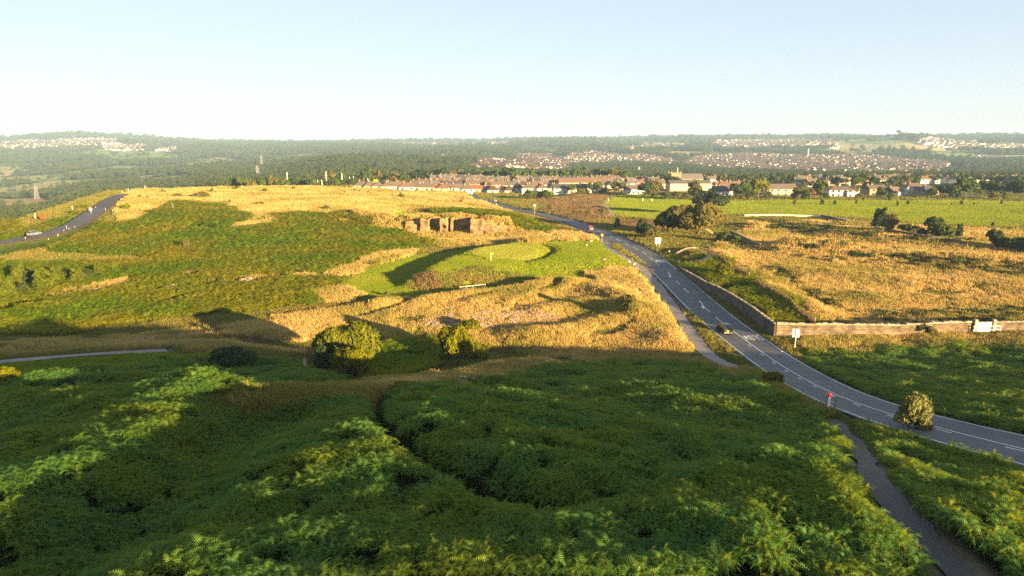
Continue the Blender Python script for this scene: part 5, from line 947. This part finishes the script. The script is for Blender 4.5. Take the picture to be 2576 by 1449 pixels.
# ------------------------------------------------------------------ vehicles
def car(name, loc, rz, paint_, label, L=4.1, Wd=1.78, Hh=1.55, plate=M_yellow):
    root = empty(name, loc, rz, label, 'car'); h = L / 2; w = Wd / 2
    def loft(rings, nm, mat, par=root, cap=True):
        n = len(rings[0]); V = [p for r in rings for p in r]; F = []
        for i in range(len(rings) - 1): F += [(i * n + k, i * n + (k + 1) % n, (i + 1) * n + (k + 1) % n, (i + 1) * n + k) for k in range(n)]
        if cap: F += [tuple(range(n))[::-1], tuple(range((len(rings) - 1) * n, len(rings) * n))]
        mb = MB(); mb.add(V, F); return mb.build(nm, mat, par, sm=False)
    st = [(-h, .45, .72, .80), (-h + .06, .30, .95, .90), (-h * .75, .24, 1.02, .97), (-h * .3, .22, 1.0, 1.0), (h * .25, .22, .98, 1.0), (h * .55, .22, .93, .98), (h * .85, .28, .82, .92), (h - .04, .32, .68, .8), (h, .42, .60, .72)]
    body = loft([[(x, s * k * w, z) for s, k, z in ((-1, f * .92, zb), (-1, f, zb + .22), (-1, f * .99, (zb + zt) / 2 + .1), (-1, f * .93, zt), (1, f * .93, zt), (1, f * .99, (zb + zt) / 2 + .1), (1, f, zb + .22), (1, f * .92, zb))] for x, zb, zt, f in st], 'body', paint_)
    cs = [(-h + .12, .98, .84, .80), (-h + .62, Hh - .08, .86, .68), (-h * .35, Hh, .88, .68), (h * .05, Hh - .02, .88, .68), (h * .2, Hh - .10, .88, .68), (h * .55, .95, .86, .80)]
    loft([[(x, -a * w, .9), (x, -b * w, max(z, .93)), (x, b * w, max(z, .93)), (x, a * w, .9)] for x, z, a, b in cs], 'cabin', M_glass)
    rf = [(-h + .50, Hh - .12), (-h + .62, Hh - .065), (-h * .35, Hh + .02), (h * .05, Hh), (h * .2, Hh - .085)]
    loft([[(x, -.70 * w, z - .03), (x, -.66 * w, z + .02), (x, .66 * w, z + .02), (x, .70 * w, z - .03)] for x, z in rf], 'roof', paint_)
    for s in (-1, 1):
        for a, b in (((-h + .14, .99), (-h + .56, Hh - .09)), ((-h * .05, .96), (-h * .05, Hh - .05)), ((h * .53, .95), (h * .21, Hh - .11))):
            m = MB(); m.tube([(a[0], s * w * .845, a[1]), (b[0], s * w * .70, b[1])], .045, 5); m.build('pillar', paint_, root)
        m = MB(); m.box(h * .36, h * .44, s * (w + .02) - .10, s * (w + .02) + .10, .93, 1.06); m.build('mirror', paint_, root)
        m = MB(); m.box(-h - .012, -h + .16, s * w * .72 - .09, s * w * .72 + .09, .76, .88); m.build('tail_light', M_lamp, root); m = MB(); m.box(h - .16, h + .01, s * w * .6 - .18, s * w * .6 + .18, .60, .72); m.build('headlight', M_white, root)
        for x in (-h * .62, h * .64):
            m = MB(); m.tube([(0, -.11, 0), (0, .11, 0)], .33, 20); tyre = m.build('wheel', M_tyre, root, Vector((x, s * (w - .09), .33))); m = MB(); m.tube([(0, s * .10, 0), (0, s * .125, 0)], .21, 14); m.build('rim', M_alloy, tyre)
    m = MB(); m.box(-h - .05, -h + .08, -w * .78, w * .78, .36, .50); m.build('rear_bumper', M_grey, root); m = MB(); m.box(-h - .03, -h + .06, -.27, .27, .66, .79); m.build('number_plate', plate, root); m = MB(); m.box(h - .04, h + .05, -w * .7, w * .7, .34, .48); m.build('front_bumper', M_black, root)
    return root
def drive(qx, qy, line_, name, off, sense, mat, label, **k):
    s0 = along(line_, at(qx, qy)[0]); p = seg(line_, max(s0 - .5, 0), s0 + .5, .5); d = p[-1] - p[0]; d[2] = 0; d /= np.linalg.norm(d); n = np.array((d[1], -d[0], 0)); c = p[len(p) // 2] + n * off + np.array((0, 0, .04)); return car(name, Vector(c), math.atan2(d[1] * sense, d[0] * sense), mat, label, **k)
drive(1842, 834, ROAD, 'hatchback_car', -1.75, 1, M_blackpaint, 'black hatchback driving away in the left lane of the road')
drive(1504, 578, ROAD, 'hatchback_car', -1.2, 1, M_redpaint, 'red hatchback driving away where the road bends to the village'); drive(1236, 509, ROAD, 'estate_car', 1.5, -1, M_silver, 'silver blue car coming from the village down the road', plate=M_white)
drive(128, 598, LROAD, 'estate_car', 1.4, -1, M_silver, 'pale blue car half hidden on the left hill road')
def van(qx, qy, label, rz=.1):
    p, t = at(qx, qy); root = empty('van', p, rz, label, 'van'); m = MB(); m.box(-2.6, 1.6, -1, 1, .45, 2.5); m.build('body', M_white, root, bevel=.12); m = MB(); m.add([(1.6, -1, .45), (2.6, -.95, .45), (2.6, .95, .45), (1.6, 1, .45), (1.6, -.95, 2.4), (1.75, -.9, 2.35), (1.75, .9, 2.35), (1.6, .95, 2.4), (2.6, -.95, 1.2), (2.6, .95, 1.2)], [(0, 1, 8, 5, 4), (3, 7, 6, 9, 2), (1, 2, 9, 8), (8, 9, 6, 5), (4, 5, 6, 7), (0, 3, 2, 1)]); m.build('cab', M_white, root)
    m = MB(); m.box(-2.2, 1.2, -1.02, -1.0, 1.5, 2.1); m.build('window', M_glass, root)
    for x in (-1.7, 1.7):
        for s in (-1, 1): m = MB(); m.tube([(x, s * .98 - .1, .36), (x, s * .98 + .1, .36)], .36, 14); m.build('wheel', M_tyre, root)
van(672, 471, 'white van parked on the crest of the golden ridge'); van(638, 469.5, 'white van with dark windows left of the other van on the ridge')
# ------------------------------------------------------------------ pylons, masts, towers
def lattice(name, qx, Y, top, base_w, top_w, bar, label, cat, arms=0, mat=M_grey):
    p = atY(qx, Y); H = HC - Y * slope(top) - p.z; root = empty(name, p, .3, label, cat); mb = MB(); n = 7
    for sx, sy in ((1, 1), (1, -1), (-1, -1), (-1, 1)): mb.tube([(sx * base_w, sy * base_w, -2), (sx * top_w, sy * top_w, H)], bar, 4)
    for i in range(n):
        a = i / n; b = (i + 1) / n; wa = base_w + (top_w - base_w) * a; wb = base_w + (top_w - base_w) * b
        for (x1, y1), (x2, y2) in (((1, 1), (1, -1)), ((1, -1), (-1, -1)), ((-1, -1), (-1, 1)), ((-1, 1), (1, 1))): mb.tube([(x1 * wa, y1 * wa, H * a), (x2 * wb, y2 * wb, H * b)], bar * .7, 3); mb.tube([(x2 * wa, y2 * wa, H * a), (x1 * wb, y1 * wb, H * b)], bar * .7, 3)
    mb.build('frame', mat, root)
    for k in range(arms): m = MB(); z = H * (.66 + .14 * k); r = H * (.17, .21, .15)[k]; m.tube([(-r, 0, z), (0, 0, z + H * .03), (r, 0, z)], bar * 1.1, 4); m.build('arm', mat, root)
for x, Yd, tp, l in ((668, 1750, 391, 'tall pylon above the valley left of the village'), (656, 1150, 417, 'nearer pylon below the tall one left of the village'), (976, 1400, 408, 'pylon on the wooded hill behind the village'), (831, 1350, 416, 'small pylon left of the pylon on the wooded hill'), (1191, 1500, 419, 'pylon at the right end of the wooded hill'), (99, 1150, 468, 'pylon in the valley trees at far left'), (223, 1350, 464, 'pylon in the valley trees right of the far left one'), (2019, 2300, 374, 'pylon above the rows of the far town'), (1603, 1450, 419, 'pylon in front of the far town left of the church')): lattice('pylon', x, Yd, tp, 3.2, .9, .30, l, 'pylon', 3)
lattice('radio_mast', 2258, 3380, 329, 4, 1.6, .7, 'tall lattice radio mast on the right hilltop', 'mast'); lattice('radio_mast', 2240, 3380, 339, 3, 1.0, .55, 'shorter thin mast left of the tall one on the hilltop', 'mast')
for i, (x, w, tp, bt) in enumerate([(840, 70, 356.5, 366), (846, 60, 355, 366), (856, 90, 361, 368), (868, 60, 359, 367), (826, 40, 358, 366), (752, 130, 361.5, 366), (994, 60, 357.5, 366), (1219, 70, 359.5, 366), (930, 110, 362.5, 367), (778, 60, 362, 367), (1236, 40, 361, 366)]):
    Yd = 9000 + 130 * i; p = atY(x, Yd); zt = HC - Yd * slope(tp) - p.z; root = empty('tower_block', p, .2, 'pale tower block on the hazy city skyline', 'tower block', 'tower blocks on the city skyline'); m = MB(); m.box(-w / 2, w / 2, -w / 3, w / 3, -20, max(zt, 15)); m.build('walls', M_walls['white'], root); m = MB(); m.box(-w / 5, w / 5, -w / 5, w / 5, max(zt, 15) + .01, max(zt, 15) + 8); m.build('roof_room', M_walls['cream'], root)
# ------------------------------------------------------------------ haze
m_, n_, l_ = newmat('haze'); o_ = n_.new('ShaderNodeOutputMaterial'); pv = n_.new('ShaderNodeVolumePrincipled'); l_.new(pv.outputs[0], o_.inputs['Volume'])
pv.inputs['Color'].default_value = (.42, .66, 1, 1); pv.inputs['Density'].default_value = 1.0e-4; pv.inputs['Anisotropy'].default_value = 0.0
zmin = float(Z.min()) - 1; mb = MB(); mb.box(-16500, 16500, -16500, 16500, zmin, 100); tag(mb.build('haze', m_), 'thin pale blue haze over the valleys', 'haze', None, 'stuff')
# ------------------------------------------------------------------ tell look-alikes apart in their labels
UN = ['first', 'second', 'third', 'fourth', 'fifth', 'sixth', 'seventh', 'eighth', 'ninth']
ONES = UN + ['tenth', 'eleventh', 'twelfth', 'thirteenth', 'fourteenth', 'fifteenth', 'sixteenth', 'seventeenth', 'eighteenth', 'nineteenth']
for a_, b_ in (('twentieth', 'twenty'), ('thirtieth', 'thirty'), ('fortieth', 'forty'), ('fiftieth', 'fifty'), ('sixtieth', 'sixty'), ('seventieth', 'seventy'), ('eightieth', 'eighty')): ONES += [a_] + [b_ + '-' + u for u in UN]
by = {}
for o in COL.objects:
    if o.parent is None and 'label' in o: by.setdefault(o['label'], []).append(o)
for lab, os_ in by.items():
    if len(os_) > 1:
        os_.sort(key=lambda o: proj(np.array(o.location))[0][0])
        for k, o in enumerate(os_): o['label'] = ('leftmost ' if k == 0 else 'rightmost ' if k == len(os_) - 1 else ONES[k] + ' from left: ') + lab
